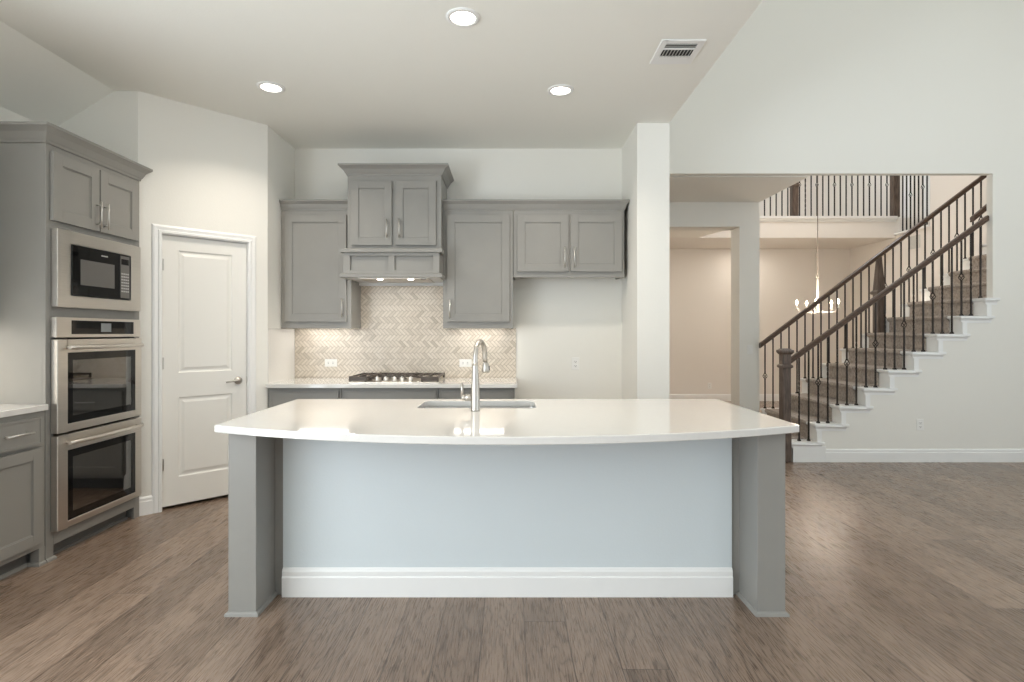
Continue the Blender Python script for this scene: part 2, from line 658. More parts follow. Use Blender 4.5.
# rear wall behind the camera
rw = MB()
xs = [-3.43]
for (a, b), t in zip(WIN_REAR, WIN_TOP):
    rw.box(xs[-1], a, -4.1, -4.0, 0, HI)
    rw.box(a, b, -4.1, -4.0, 0, 0.5).box(a, b, -4.1, -4.0, t, HI)
    xs.append(b)
rw.box(xs[-1], 7.1, -4.1, -4.0, 0, HI)
struct('wall_rear', rw, 'wall')
for i, ((a, b), t) in enumerate(zip(WIN_REAR, WIN_TOP)):
    mb = MB().frame(a, b, 0.5, t, 0.06, -4.08, -4.03)
    mb.box((a + b) / 2 - 0.02, (a + b) / 2 + 0.02, -4.08, -4.03, 0.56, t - 0.06)
    wn_ = struct('window_%d' % (i + 1), mb, 'trim')
    obj('window_pane', MB().box(a + 0.05, b - 0.05, -4.072, -4.066, 0.55, t - 0.05), 'pane', wn_)
mb = MB().box(7.03, 7.08, -0.3, -0.24, 0.7, 4.1).box(7.03, 7.08, 3.04, 3.1, 0.7, 4.1).box(7.03, 7.08, -0.24, 3.04, 0.7, 0.76).box(7.03, 7.08, -0.24, 3.04, 4.04, 4.1).box(7.03, 7.08, 1.38, 1.42, 0.76, 4.04)
wn_ = struct('window_4', mb, 'trim')
obj('window_pane', MB().box(7.062, 7.068, -0.25, 3.05, 0.75, 4.05), 'pane', wn_)

# hall beyond the opening
struct('wall_portal', MB().box(1.349, 3.167, YP, YP + 0.27, 2.679, HEAD).box(2.914, 3.167, YP, YP + 0.27, 0, 2.679), 'wall')
struct('wall_hall_back', MB().box(1.349, 8.7, 11.0, 11.1, 0, HI), 'hall')
struct('wall_stair_side', MB().box(6.7, 6.8, 5.9, 8.91, 0, HI).box(6.7, 6.8, 8.91, 11.0, 0, 3.03), 'hall')
struct('wall_hall_far_right', MB().box(8.6, 8.7, 8.9, 11.0, 2.9, HI).box(6.8, 8.7, 8.81, 8.91, 2.9, HI), 'hall')
struct('floor_upper', MB().box(1.349, 6.8, 9.70, 11.0, 2.986, 3.33).box(6.8, 8.6, 8.91, 11.0, 2.986, 3.03).box(6.8, 8.6, 9.7, 11.0, 3.03, 3.33), 'hall')
struct('trim_1', MB().sweep([(1.349, 9.70), (6.7, 9.70)], [(0, 3.26), (0.012, 3.26), (0.02, 3.30), (0.045, 3.315), (0.05, 3.352), (0, 3.352)]), 'trim')
struct('trim_2', MB().box(6.66, 6.84, 8.91, 9.69, 3.03, 3.06), 'trim')
# white-cased door on the upper floor
d2 = struct('door_2', MB().frame(7.72, 8.30, 3.33, 5.4, 0.17, 10.97, 11.0, wb=0.001), 'trim')
obj('door_panel', MB().box(7.89, 8.13, 10.985, 11.0, 3.33, 5.23), 'hall', d2)

# baseboards
BB = [(0, 0), (0.016, 0), (0.016, 0.098), (0.012, 0.104), (0.012, 0.122), (0.006, 0.132), (0, 0.135)]
d = lambda s: tuple((diag @ Vector((s, 0, 0)))[:2])
struct('baseboard_pantry', MB().sweep([(-2.74, 4.083), (-2.705, 4.083), d(0.089)], BB), 'trim')
struct('baseboard_alcove', MB().sweep([d(0.846), (-2.05, 4.755), (-2.05, 4.80)], BB), 'trim')
struct('baseboard_back', MB().sweep([(0.06, YB), (1.078, YB), (1.078, 4.707), (1.349, 4.707), (1.349, 5.9)], BB), 'trim')
struct('baseboard_stair', MB().sweep([(3.27, YF), (7.0, YF)], BB), 'trim')
struct('baseboard_hall', MB().sweep([(1.349, 11.0), (6.7, 11.0)], BB), 'trim')
struct('baseboard_portal', MB().sweep([(2.914, YP + 0.27), (2.914, YP), (3.167, YP), (3.167, YP + 0.27)], BB), 'trim')
struct('baseboard_rear', MB().sweep([(7.0, 5.8), (7.0, -4.0), (-3.33, -4.0), (-3.33, 1.88)], BB), 'trim')

# ------------------------------------------------------------------ pantry door
dr = thing('door_1', 'white two-panel pantry door with lever handle, set across the corner', 'door', (-2.705, 4.083, 0), DA)
dr['kind'] = 'structure'
obj('jamb', MB().box(0.142, 0.154, -0.004, 0.1, 0, 2.085).box(0.774, 0.786, -0.004, 0.1, 0, 2.085).box(0.142, 0.786, -0.004, 0.1, 2.076, 2.09), 'trim', dr, True)
cas = [(0, 0), (0.010, 0), (0.019, 0.008), (0.019, 0.022), (0.013, 0.028), (0.015, 0.05), (0.010, 0.062), (0.006, 0.066), (0, 0.066)]


def casing(x0, x1, z1, prof, y=0.0):
    """Mitred casing round three sides of an opening; prof is (out, across)."""
    mb = MB()
    pts = [(x0, 0.0), (x0, z1), (x1, z1), (x1, 0.0)]
    mit = [(-1, 0), (-1, 1), (1, 1), (1, 0)]
    k = len(prof)
    vs, fs = [], []
    for (px, pz), (mx, mz) in zip(pts, mit):
        for o, a in prof:
            vs.append((px + mx * a, y - o, pz + mz * a))
    for i in range(3):
        for q in range(k):
            r_ = (q + 1) % k
            fs.append((i * k + q, i * k + r_, (i + 1) * k + r_, (i + 1) * k + q))
    fs += [tuple(range(k)), tuple(range(3 * k, 4 * k))]
    return mb.add(vs, fs)


obj('casing', casing(0.152, 0.776, 2.078, cas), 'trim', dr, True)
# slab with two moulded panels
slab = MB()
x0, x1, zb, zt = 0.156, 0.772, 0.025, 2.072
yf = 0.018


def moulded_panel(mb, a0, a1, b0, b1):
    """Sunk moulding and raised field within a door face at y = yf."""
    rings = [(0.0, 0.0), (0.010, 0.009), (0.022, 0.009), (0.042, 0.002)]
    vs, fs = [], []
    for ins, dep in rings:
        vs += [(a0 + ins, yf + dep, b0 + ins), (a1 - ins, yf + dep, b0 + ins), (a1 - ins, yf + dep, b1 - ins), (a0 + ins, yf + dep, b1 - ins)]
    for i in range(len(rings) - 1):
        for q in range(4):
            r_ = (q + 1) % 4
            fs.append((i * 4 + q, i * 4 + r_, i * 4 + 4 + r_, i * 4 + 4 + q))
    fs.append(tuple(range(len(rings) * 4 - 4, len(rings) * 4)))
    mb.add(vs, fs)


pa, pb = 0.268, 0.660
slab.box(x0, pa, yf, yf + 0.035, zb, zt).box(pb, x1, yf, yf + 0.035, zb, zt)
for z0, z1 in ((zb, 0.233), (0.844, 1.03), (1.968, zt)):
    slab.box(pa, pb, yf, yf + 0.035, z0, z1)
slab.box(pa, pb, yf + 0.02, yf + 0.035, 0.233, 0.844).box(pa, pb, yf + 0.02, yf + 0.035, 1.03, 1.968)
moulded_panel(slab, pa, pb, 0.233, 0.844)
moulded_panel(slab, pa, pb, 1.03, 1.968)
sl = obj('door_slab', slab, 'door', dr, True)
rot_y = Matrix.Rotation(PI / 2, 4, 'X')   # lathe axis z -> -y
hm = MB().lathe([(0.0001, 0.0), (0.032, 0.0), (0.032, 0.006), (0.026, 0.012), (0.011, 0.016), (0.011, 0.045), (0.0001, 0.046)], (0.706, yf, 0.946), 20, True, rot_y)
hm.tube([(0.706, yf - 0.04, 0.946), (0.68, yf - 0.046, 0.947), (0.64, yf - 0.046, 0.944), (0.598, yf - 0.042, 0.938)], [0.010, 0.009, 0.0075, 0.006], 10)
obj('door_handle', hm, 'nickel', sl, True)
obj('strike_plate', MB().box(0.7725, 0.776, yf - 0.004, yf + 0.02, 0.92, 0.975), 'nickel', dr, True)
for hz in (0.342, 1.106, 1.85):
    obj('hinge', MB().tube([(0.154, yf - 0.006, hz - 0.045), (0.154, yf - 0.006, hz + 0.045)], 0.0065, 8).box(0.150, 0.170, yf - 0.002, yf + 0.001, hz - 0.044, hz + 0.044), 'nickel', dr, True)

# ------------------------------------------------------------------ cabinet helpers (local space: x across, front towards -y, z up)
CROWN = [(0, 0), (0.006, 0), (0.010, 0.012), (0.016, 0.02), (0.030, 0.05), (0.048, 0.068), (0.056, 0.074), (0.056, 0.088), (0, 0.088)]
CROWN_BACK = [(o * 0.8, h) for o, h in CROWN]


def shaker(x0, x1, z0, z1, yfront, th=0.02, rail=0.062, rec=0.009):
    """Shaker door or drawer front: flat frame round a recessed panel with a small bead."""
    mb = MB()
    yb = yfront + th
    mb.frame(x0, x1, z0, z1, rail, yfront, yb)
    mb.box(x0 + rail, x1 - rail, yfront + rec, yb, z0 + rail, z1 - rail)
    r = rail
    for (a0, a1, b0, b1) in ((x0 + r, x0 + r + .006, z0 + r, z1 - r), (x1 - r - .006, x1 - r, z0 + r, z1 - r)):
        mb.box(a0, a1, yfront + rec * 0.5, yfront + rec, b0, b1)
    for (b0, b1) in ((z0 + r, z0 + r + .006), (z1 - r - .006, z1 - r)):
        mb.box(x0 + r, x1 - r, yfront + rec * 0.5, yfront + rec, b0, b1)
    return mb


def bar_pull(x, z, length, yfront, vertical=True, r=0.0058, proj=0.032):
    mb = MB()
    h = length / 2
    if vertical:
        mb.tube([(x, yfront - proj, z - h), (x, yfront - proj, z + h)], r, 10)
        for s in (-1, 1):
            mb.tube([(x, yfront, z + s * h * .72), (x, yfront - proj, z + s * h * .72)], r * .8, 8)
    else:
        mb.tube([(x - h, yfront - proj, z), (x + h, yfront - proj, z)], r, 10)
        for s in (-1, 1):
            mb.tube([(x + s * h * .72, yfront, z), (x + s * h * .72, yfront - proj, z)], r * .8, 8)
    return mb


def door_with_pull(parent, x0, x1, z0, z1, yfront, hx, hz, hl=0.165, local=True, rail=0.062, name='door'):
    dd = obj(name, shaker(x0, x1, z0, z1, yfront, rail=rail), 'cab', parent, local, bevel=0.0015)
    if hx is not None:
        obj('handle', bar_pull(hx, hz, hl, yfront), 'chrome', dd, local)
    return dd


# ------------------------------------------------------------------ oven tower on the left wall
TW = 0.825
tower = thing('oven_cabinet', 'tall grey cabinet housing the microwave and double oven, crown moulding on top', 'cabinet', (-2.69, 3.25, 0), PI / 2)
td = 0.635
body = MB()
body.box(0, 0.02, 0.02, td, 0.0, 2.44).box(TW - 0.02, TW, 0.02, td, 0.0, 2.44)
body.box(0.02, TW - 0.02, td - 0.015, td, 0.1, 2.44)
for z0, z1 in ((0.10, 0.14), (1.44, 1.47), (1.965, 1.985), (2.42, 2.44)):
    body.box(0.02, TW - 0.02, 0.02, td - 0.015, z0, z1)
# face frame
body.box(0, 0.058, 0, 0.02, 0, 2.44).box(TW - 0.058, TW, 0, 0.02, 0, 2.44)
for z0, z1 in ((0.085, 0.19), (1.41, 1.51), (1.93, 2.02), (2.38, 2.44)):
    body.box(0.058, TW - 0.058, 0, 0.02, z0, z1)
obj('body', body, 'cab', tower, True, bevel=0.0012)
obj('toe_kick', MB().box(0.058, TW - 0.058, 0.06, 0.075, 0, 0.09).box(0.058, TW - 0.058, 0.046, 0.06, 0, 0.018), 'cabdark', tower, True)
obj('base_shoe', MB().sweep([(0, 0), (0.058, 0), (0.058, 0.06)], [(0, 0), (0.012, 0), (0.010, 0.012), (0.004, 0.019), (0, 0.02)]), 'cab', tower, True)
cm_ = MB().sweep([(0, td), (0, 0), (TW + 0.006, 0)], [(o * 1.12, h * 1.13) for o, h in CROWN], 2.44)
cm_.v = [(p[0] - min(0, p[1] + 0.012), p[1], p[2]) if p[0] > TW else p for p in cm_.v]   # scribed to the corner wall
obj('crown_moulding', cm_.box(0, TW, 0.0, td, 2.53, 2.538), 'cab', tower, True)
door_with_pull(tower, 0.03, 0.402, 1.997, 2.402, -0.021, 0.375, 2.10, 0.17, rail=0.07)
door_with_pull(tower, 0.412, 0.787, 1.997, 2.402, -0.021, 0.44, 2.10, 0.17, rail=0.07)

# microwave
mw = thing('microwave', 'built-in black microwave in a wide stainless trim frame above the double oven', 'microwave', (-2.69, 3.25, 1.49), PI / 2)
X0, X1 = 0.038, 0.782
z0, z1 = 0.0, 0.462
mx0, mx1, mz0, mz1 = 0.140, 0.672, 0.072, 0.385
tf = MB()
tf.box(X0, mx0, -0.038, -0.001, z0, z1).box(mx1, X1, -0.038, -0.001, z0, z1)
tf.box(mx0, mx1, -0.038, -0.001, z0, mz0).box(mx0, mx1, -0.038, -0.001, mz1, z1)
obj('trim_frame', tf, 'steel', mw, True, bevel=0.002)
obj('housing', MB().box(mx0 + .002, mx1 - .002, -0.03, 0.40, mz0 + .002, mz1 - .002), 'black', mw, True)
dd = obj('door', MB().box(mx0 + .002, 0.548, -0.046, -0.03, mz0 + .003, mz1 - .003), 'blackglass', mw, True, bevel=0.002)
obj('window', MB().box(0.205, 0.502, -0.0475, -0.046, 0.142, 0.300), 'keypad', dd, True)
lg = MB()
for i in range(8):
    lg.box(0.383 + i * 0.0075, 0.388 + i * 0.0075, -0.0468, -0.046, 0.342, 0.350)
obj('brand_mark', lg, 'lightgrey', dd, True)
cp = obj('control_panel', MB().box(0.552, mx1 - .002, -0.046, -0.03, mz0 + .003, mz1 - .003), 'blackglass', mw, True, bevel=0.002)
obj('keypad', MB().box(0.560, 0.648, -0.0475, -0.046, 0.085, 0.372), 'keypad', cp, True)
bt = MB()
for r in range(7):
    for c in range(4):
        bt.box(0.568 + c * 0.020, 0.581 + c * 0.020, -0.0485, -0.0475, 0.125 + r * 0.020, 0.134 + r * 0.020)
obj('button', bt, 'lightgrey', cp, True)
obj('display', MB().box(0.566, 0.642, -0.0485, -0.0475, 0.312, 0.350), 'blackglass', cp, True)

# double oven
ov = thing('double_oven', 'stainless steel double wall oven with two glass doors under the microwave', 'oven', (-2.69, 3.25, 0.165), PI / 2)
B = 0.165
OX0, OX1 = 0.034, 0.786
cpn = obj('control_panel', MB().box(OX0, OX1, -0.034, 0.02, 1.308 - B, 1.43 - B), 'steel', ov, True, bevel=0.003)
obj('display', MB().box(0.15, 0.71, -0.0355, -0.034, 1.328 - B, 1.412 - B), 'blackglass', cpn, True)
obj('screen', MB().box(0.395, 0.487, -0.0362, -0.0355, 1.342 - B, 1.398 - B), 'display', cpn, True)
for (zl, zh, gl, gh) in ((0.742, 1.297, 0.79, 1.216), (0.168, 0.727, 0.208, 0.63)):
    c = MB()
    a0, a1, b0, b1 = 0.10, 0.722, gl - B - 0.01, gh - B + 0.01
    c.box(a0 - .01, a0, 0.0, 0.50, b0, b1).box(a1, a1 + .01, 0.0, 0.50, b0, b1)
    c.box(a0, a1, 0.0, 0.50, b0 - .01, b0).box(a0, a1, 0.0, 0.50, b1, b1 + .01)
    c.box(a0 - .01, a1 + .01, 0.50, 0.51, b0 - .01, b1 + .01)
    obj('cavity', c, 'cavity', ov, True)
    for rz in (b0 + 0.11, b0 + 0.26):
        rk = MB().frame(a0, a1, rz - .004, rz + .004, 0.001, 0.02, 0.48)
        rk = MB()
        for yy in (0.03, 0.48):
            rk.tube([(a0 + .002, yy, rz), (a1 - .002, yy, rz)], 0.0045, 6)
        for i in range(25):
            xx = a0 + 0.012 + i * (a1 - a0 - 0.024) / 24
            rk.tube([(xx, 0.03, rz), (xx, 0.48, rz)], 0.0028, 5)
        obj('rack', rk, 'rack', ov, True)
    zl -= B
    zh -= B
    g0, g1, h0, h1 = 0.108, 0.722, gl - B, gh - B
    fr = MB()
    fr.box(OX0, g0, -0.042, -0.001, zl, zh).box(g1, OX1, -0.042, -0.001, zl, zh)
    fr.box(g0, g1, -0.042, -0.001, zl, h0).box(g0, g1, -0.042, -0.001, h1, zh)
    od = obj('oven_door', fr, 'steel', ov, True, bevel=0.003)
    bw = 0.045
    obj('window_border', MB().frame(g0, g1, h0, h1, bw, -0.040, -0.006), 'blackglass', od, True)
    obj('window_glass', MB().box(g0 + bw, g1 - bw, -0.0395, -0.036, h0 + bw, h1 - bw), 'glass', od, True)
    hz = zh - 0.048
    hp = []
    for i in range(13):
        t = i / 12
        hp.append((0.085 + t * 0.66, -0.075 - 0.022 * math.sin(PI * t), hz))
    hb = MB().tube(hp, [0.012] + [0.0135] * 11 + [0.012], 12)
    hb.tube([(0.105, -0.042, hz), (0.105, -0.078, hz)], 0.009, 8).tube([(0.725, -0.042, hz), (0.725, -0.078, hz)], 0.009, 8)
    obj('handle', hb, 'steel', od, True)

# left base cabinet and its counter (front of the run on the left wall)
lb = thing('base_cabinet', 'grey base cabinet with one drawer over a door, beside the oven cabinet', 'cabinet', (-2.69, 2.83, 0), PI / 2)
LBW = 0.415
obj('body', MB().box(0, LBW, 0, 0.62, 0.10, 0.888).box(LBW - 0.04, LBW, 0, 0.05, 0, 0.1), 'cab', lb, True, bevel=0.0012)
obj('toe_kick', MB().box(0, LBW - 0.04, 0.07, 0.085, 0, 0.10), 'cabdark', lb, True)
obj('base_shoe', MB().sweep([(0, 0.07), (LBW - 0.04, 0.07), (LBW - 0.04, 0), (LBW, 0)], [(0, 0), (0.012, 0), (0.010, 0.012), (0.004, 0.019), (0, 0.02)]), 'cab', lb, True)
dw = obj('drawer', shaker(0.02, 0.375, 0.70, 0.857, -0.021, rail=0.012, rec=0.004), 'cab', lb, True, bevel=0.002)
obj('handle', bar_pull(0.20, 0.782, 0.17, -0.021, False), 'chrome', dw, True)
door_with_pull(lb, 0.02, 0.375, 0.135, 0.680, -0.021, 0.06, 0.59, 0.17)
lb2 = thing('base_cabinet', 'grey two-door base cabinet farther along the left wall, away from the ovens', 'cabinet', (-2.69, 1.9, 0), PI / 2)
obj('body', MB().box(0, 0.925, 0, 0.62, 0.10, 0.888), 'cab', lb2, True)
obj('toe_kick', MB().box(0, 0.925, 0.07, 0.085, 0, 0.10), 'cabdark', lb2, True)
for a, b, h in ((0.02, 0.455, 0.42), (0.465, 0.905, 0.50)):
    door_with_pull(lb2, a, b, 0.135, 0.680, -0.021, h, 0.59, 0.17)
    dw = obj('drawer', shaker(a, b, 0.70, 0.857, -0.021, rail=0.012, rec=0.004), 'cab', lb2, True, bevel=0.002)
    obj('handle', bar_pull((a + b) / 2, 0.782, 0.17, -0.021, False), 'chrome', dw, True)
tag(obj('countertop', MB().box(-3.328, -2.670, 1.88, 3.248, 0.888, 0.922), 'quartz', bevel=0.003, seg=2), 'white quartz counter slab on the left wall, ending at the oven cabinet', 'countertop')
lu = thing('wall_cabinet', 'grey wall cabinet over the left counter, before the oven cabinet', 'cabinet', (-3.0, 1.95, 1.39), PI / 2)
obj('body', MB().box(0, 1.25, 0, 0.328, 0, 1.05), 'cab', lu, True)
for a, b in ((0.02, 0.62), (0.63, 1.23)):
    door_with_pull(lu, a, b, 0.04, 1.02, -0.021, b - 0.04 if a < .3 else a + 0.04, 0.16, 0.17)
ll = obj('led_strip', MB().box(0.1, 1.15, 0.05, 0.08, -0.012, -0.001), 'led', lu, True)
area_light('undercabinet_light', (-3.15, 2.62, 1.372), (0, 0, 0), 0.1, 1.0, 6, SOFT)

# ------------------------------------------------------------------ back wall: tall and short uppers
YU = 5.03


def upper(name, label, x0, x1, zb, doors, loc_x):
    t = thing(name, label, 'cabinet', (loc_x, YB, zb))
    mb = MB().box(x0 + 0.018, x1 - 0.018, YU + 0.02, YB - 0.001, zb + 0.03, 2.437)
    mb.box(x0, x1, YU, YU + 0.02, zb, 2.437)
    mb.box(x0, x0 + 0.018, YU + 0.02, YB - 0.001, zb, 2.437).box(x1 - 0.018, x1, YU + 0.02, YB - 0.001, zb, 2.437)
    obj('body', mb, 'cab', t, bevel=0.0015)
    for (a, b, c, e, hx, hz, hl) in doors:
        door_with_pull(t, a, b, c, e, YU - 0.021, hx, hz, hl, local=False, rail=0.068)
    return t


ZU = 1.378
zd0, zd1 = 1.437, 2.394
ul = upper('wall_cabinet', 'tall grey wall cabinet left of the hood, in the corner by the pantry door', -2.047, -1.417, ZU, [(-2.01, -1.455, zd0, zd1, -1.487, 1.56, 0.17)], -1.73)
ur = upper('wall_cabinet', 'tall grey single-door wall cabinet right of the range hood', -0.592, 0.036, ZU, [(-0.555, 0.005, zd0, zd1, -0.528, 1.55, 0.165)], -0.28)
us = upper('wall_cabinet', 'short grey two-door wall cabinet over the empty refrigerator space', 0.040, 1.035, 1.845,
           [(0.073, 0.532, 1.885, 2.394, 0.497, 2.01, 0.18), (0.553, 1.012, 1.885, 2.394, 0.585, 2.01, 0.18)], 0.54)
obj('light_rail', MB().box(0.040, 1.035, YU - 0.002, YU + 0.02, 1.835, 1.8455), 'cab', us)
obj('crown_moulding', MB().sweep([(-2.047, YU), (-1.417, YU)], CROWN_BACK, 2.437), 'cab', ul)
obj('crown_moulding', MB().sweep([(-0.592, YU), (0.038, YU)], CROWN_BACK, 2.437), 'cab', ur)
obj('crown_moulding', MB().sweep([(0.038, YU), (1.035, YU), (1.035, YB - .002)], [(o * 0.9, h) for o, h in CROWN_BACK], 2.437), 'cab', us)

# hood cabinet
hd = thing('range_hood', 'grey wooden hood cabinet with wide crown over the cooktop', 'hood', (-1.004, YB, 1.81))
HX0, HX1, HY = -1.415, -0.594, 4.91
obj('upper_box', MB().box(HX0, HX1, HY, YB - 0.001, 2.06, 2.722), 'cab', hd, bevel=0.0015)
HCROWN = [(o * 1.2, h * 1.0) for o, h in CROWN]
obj('crown_moulding', MB().sweep([(HX0, YB - .002), (HX0, HY), (HX1, HY), (HX1, YB - .002)], HCROWN, 2.715).box(HX0, HX1, HY, YB - .002, 2.79, 2.80), 'cab', hd)
door_with_pull(hd, -1.381, -1.024, 2.103, 2.665, HY - 0.021, -1.062, 2.245, 0.165, local=False, rail=0.065)
door_with_pull(hd, -0.992, -0.637, 2.103, 2.665, HY - 0.021, -0.954, 2.245, 0.165, local=False, rail=0.065)
LY = 4.785
low_box = MB().box(HX0, HX0 + 0.02, LY, YB - .001, 1.842, 2.024).box(HX1 - 0.02, HX1, LY, YB - .001, 1.842, 2.024)
fz = MB().frame(HX0, HX1, 1.842, 2.024, 0.056, LY - 0.001, LY + 0.03, wt=0.03, wb=0.03)
fz.box(-1.03, -0.978, LY - 0.001, LY + 0.02, 1.872, 1.994).box(HX0 + .05, HX1 - .05, LY + 0.022, LY + 0.03, 1.86, 2.0)
low_box.v += []
o_ = len(low_box.v)
low_box.add(fz.v, fz.f)
obj('frieze_box', low_box, 'cab', hd, bevel=0.001)
led_p = [(0, 0), (0.022, 0.0), (0.024, 0.004), (0.024, 0.032), (0, 0.038)]
obj('upper_ledge', MB().sweep([(HX0, HY + .0), (HX0, LY), (HX1, LY), (HX1, HY + .0)], led_p, 2.022).box(HX0, HX1, LY, HY, 2.024, 2.058), 'cab', hd)
obj('lower_ledge', MB().sweep([(HX0, YU - .03), (HX0, LY), (HX1, LY), (HX1, YU - .03)], led_p, 1.808), 'cab', hd)
obj('liner', MB().box(HX0 + .0, HX1 - .0, LY, YB - .003, 1.812, 1.83), 'trim', hd)
ins = obj('hood_insert', MB().box(-1.30, -0.70, LY + 0.06, YB - 0.09, 1.805, 1.812), 'steel', hd)
for lx in (-1.125, -0.857):
    obj('hood_lamp', MB().lathe([(0.0001, 0), (0.026, 0), (0.026, 0.004), (0.0001, 0.004)], (lx, LY + 0.10, 1.799), 20), 'lamp', ins)
    area_light('hood_light', (lx, LY + 0.10, 1.79), (0, 0, 0), 0.07, 0.07, 1.6, SOFT, shape='DISK')
obj('back_lip', MB().box(HX0 + .001, HX1 - .001, 5.28, YB - .006, 1.783, 1.811), 'trim', hd)
obj('hood_controls', MB().box(-0.765, -0.72, LY + 0.065, LY + 0.085, 1.799, 1.805), 'black', ins)

# under-cabinet lamps
for (lx, par, nm) in ((-1.73, ul, 'left'), (-0.28, ur, 'right')):
    obj('led_strip', MB().box(lx - 0.24, lx + 0.24, 5.20, 5.24, ZU + 0.016, ZU + 0.0295), 'led', par)
    area_light('undercabinet_light', (lx, 5.22, ZU + 0.013), (0, 0, 0), 0.46, 0.10, 1.0, (1.0, 0.96, 0.90))

# ------------------------------------------------------------------ herringbone backsplash
def clip(poly, x0, x1, z0, z1):
    for ax, lim, sg in ((0, x0, 1), (0, x1, -1), (1, z0, 1), (1, z1, -1)):
        out = []
        n = len(poly)
        for i in range(n):
            p, q = poly[i], poly[(i + 1) % n]
            dp, dq = (p[ax] - lim) * sg, (q[ax] - lim) * sg
            if dp >= 0:
                out.append(p)
            if dp * dq < 0:
                t = dp / (dp - dq)
                out.append((p[0] + t * (q[0] - p[0]), p[1] + t * (q[1] - p[1])))
        poly = out
        if len(poly) < 3:
            return []
    return poly


def herring(regions, y, W=0.027, n=3, g=0.0038):
    mb = MB()
    X0 = min(r[0] for r in regions)
    Z0 = min(r[2] for r in regions)
    c = math.sqrt(0.5)

    def rot(p):
        return (X0 + c * (p[0] + p[1]) * W, Z0 + c * (-p[0] + p[1]) * W)
    e = g / W
    for i in range(-80, 160):
        for j in range(-40, 40):
            ox, oy = i + n * j, i - n * j
            for (a, b, cc, dd_) in ((ox, ox + n, oy, oy + 1), (ox + n, ox + n + 1, oy + 1 - n, oy + 1)):
                q = [(a + e / 2, cc + e / 2), (b - e / 2, cc + e / 2), (b - e / 2, dd_ - e / 2), (a + e / 2, dd_ - e / 2)]
                q = [rot(p) for p in q]
                for r in regions:
                    s = clip(q, *r)
                    if s:
                        k = len(s)
                        vs = [(p[0], y - 0.006, p[1]) for p in s] + [(p[0], y, p[1]) for p in s]
                        fs = [tuple(range(k))] + [(t, (t + 1) % k, k + (t + 1) % k, k + t) for t in range(k)]
                        mb.add(vs, fs)
    return mb


R1, R2, R3 = (-2.05, -1.418, 0.905, ZU), (-1.418, -0.592, 0.905, 1.81), (-0.592, 0.067, 0.905, ZU)
bs = struct('wall_backsplash', MB().box(-2.05, -1.418, YB - 0.005, YB, 0.905, ZU).box(-1.418, -0.592, YB - 0.005, YB, 0.905, 1.81).box(-0.592, 0.067, YB - 0.005, YB, 0.905, ZU), 'grout')
tl = obj('tile', herring([R1, R2, R3], YB - 0.003), 'tile', bs)
# pale slab standing in for under-cabinet light on the painted side wall
struct('wall_side_lit_patch', MB().box(-2.05, -2.045, 4.757, YB - 0.012, 0.905, ZU - 0.004), 'quartz')

# ------------------------------------------------------------------ back base cabinets, counter, cooktop
for (a, b, lbl) in ((-2.045, -1.424, 'grey base cabinet in the corner left of the cooktop, under the back counter'),
                    (-1.420, -0.60, 'wide grey base cabinet directly below the cooktop'),
                    (-0.596, 0.048, 'grey base cabinet right of the cooktop, behind the faucet')):
    t = thing('base_cabinet', lbl, 'cabinet', ((a + b) / 2, YB, 0))
    obj('body', MB().box(a, b, 4.76, YB - .003, 0.10, 0.87), 'cab', t, bevel=0.0012)
    obj('toe_kick', MB().box(a, b, 4.83, 4.845, 0, 0.10), 'cabdark', t)
    dw = obj('drawer', shaker(a + .02, b - .02, 0.68, 0.842, 4.739, rail=0.012, rec=0.004), 'cab', t, bevel=0.002)
    obj('handle', bar_pull((a + b) / 2, 0.75, 0.16, 4.739, False), 'chrome', dw)
    if b - a > 0.7:
        mid = (a + b) / 2
        door_with_pull(t, a + .02, mid - .004, 0.135, 0.66, 4.739, mid - 0.04, 0.57, local=False)
        door_with_pull(t, mid + .004, b - .02, 0.135, 0.66, 4.739, mid + 0.04, 0.57, local=False)
    else:
        door_with_pull(t, a + .02, b - .02, 0.135, 0.66, 4.739, b - 0.06, 0.57, local=False)
tag(obj('countertop', MB().box(-2.049, 0.068, 4.712, YB - .008, 0.871, 0.905), 'quartz', bevel=0.003, seg=2), 'white quartz counter along the back wall, carrying the cooktop', 'countertop')

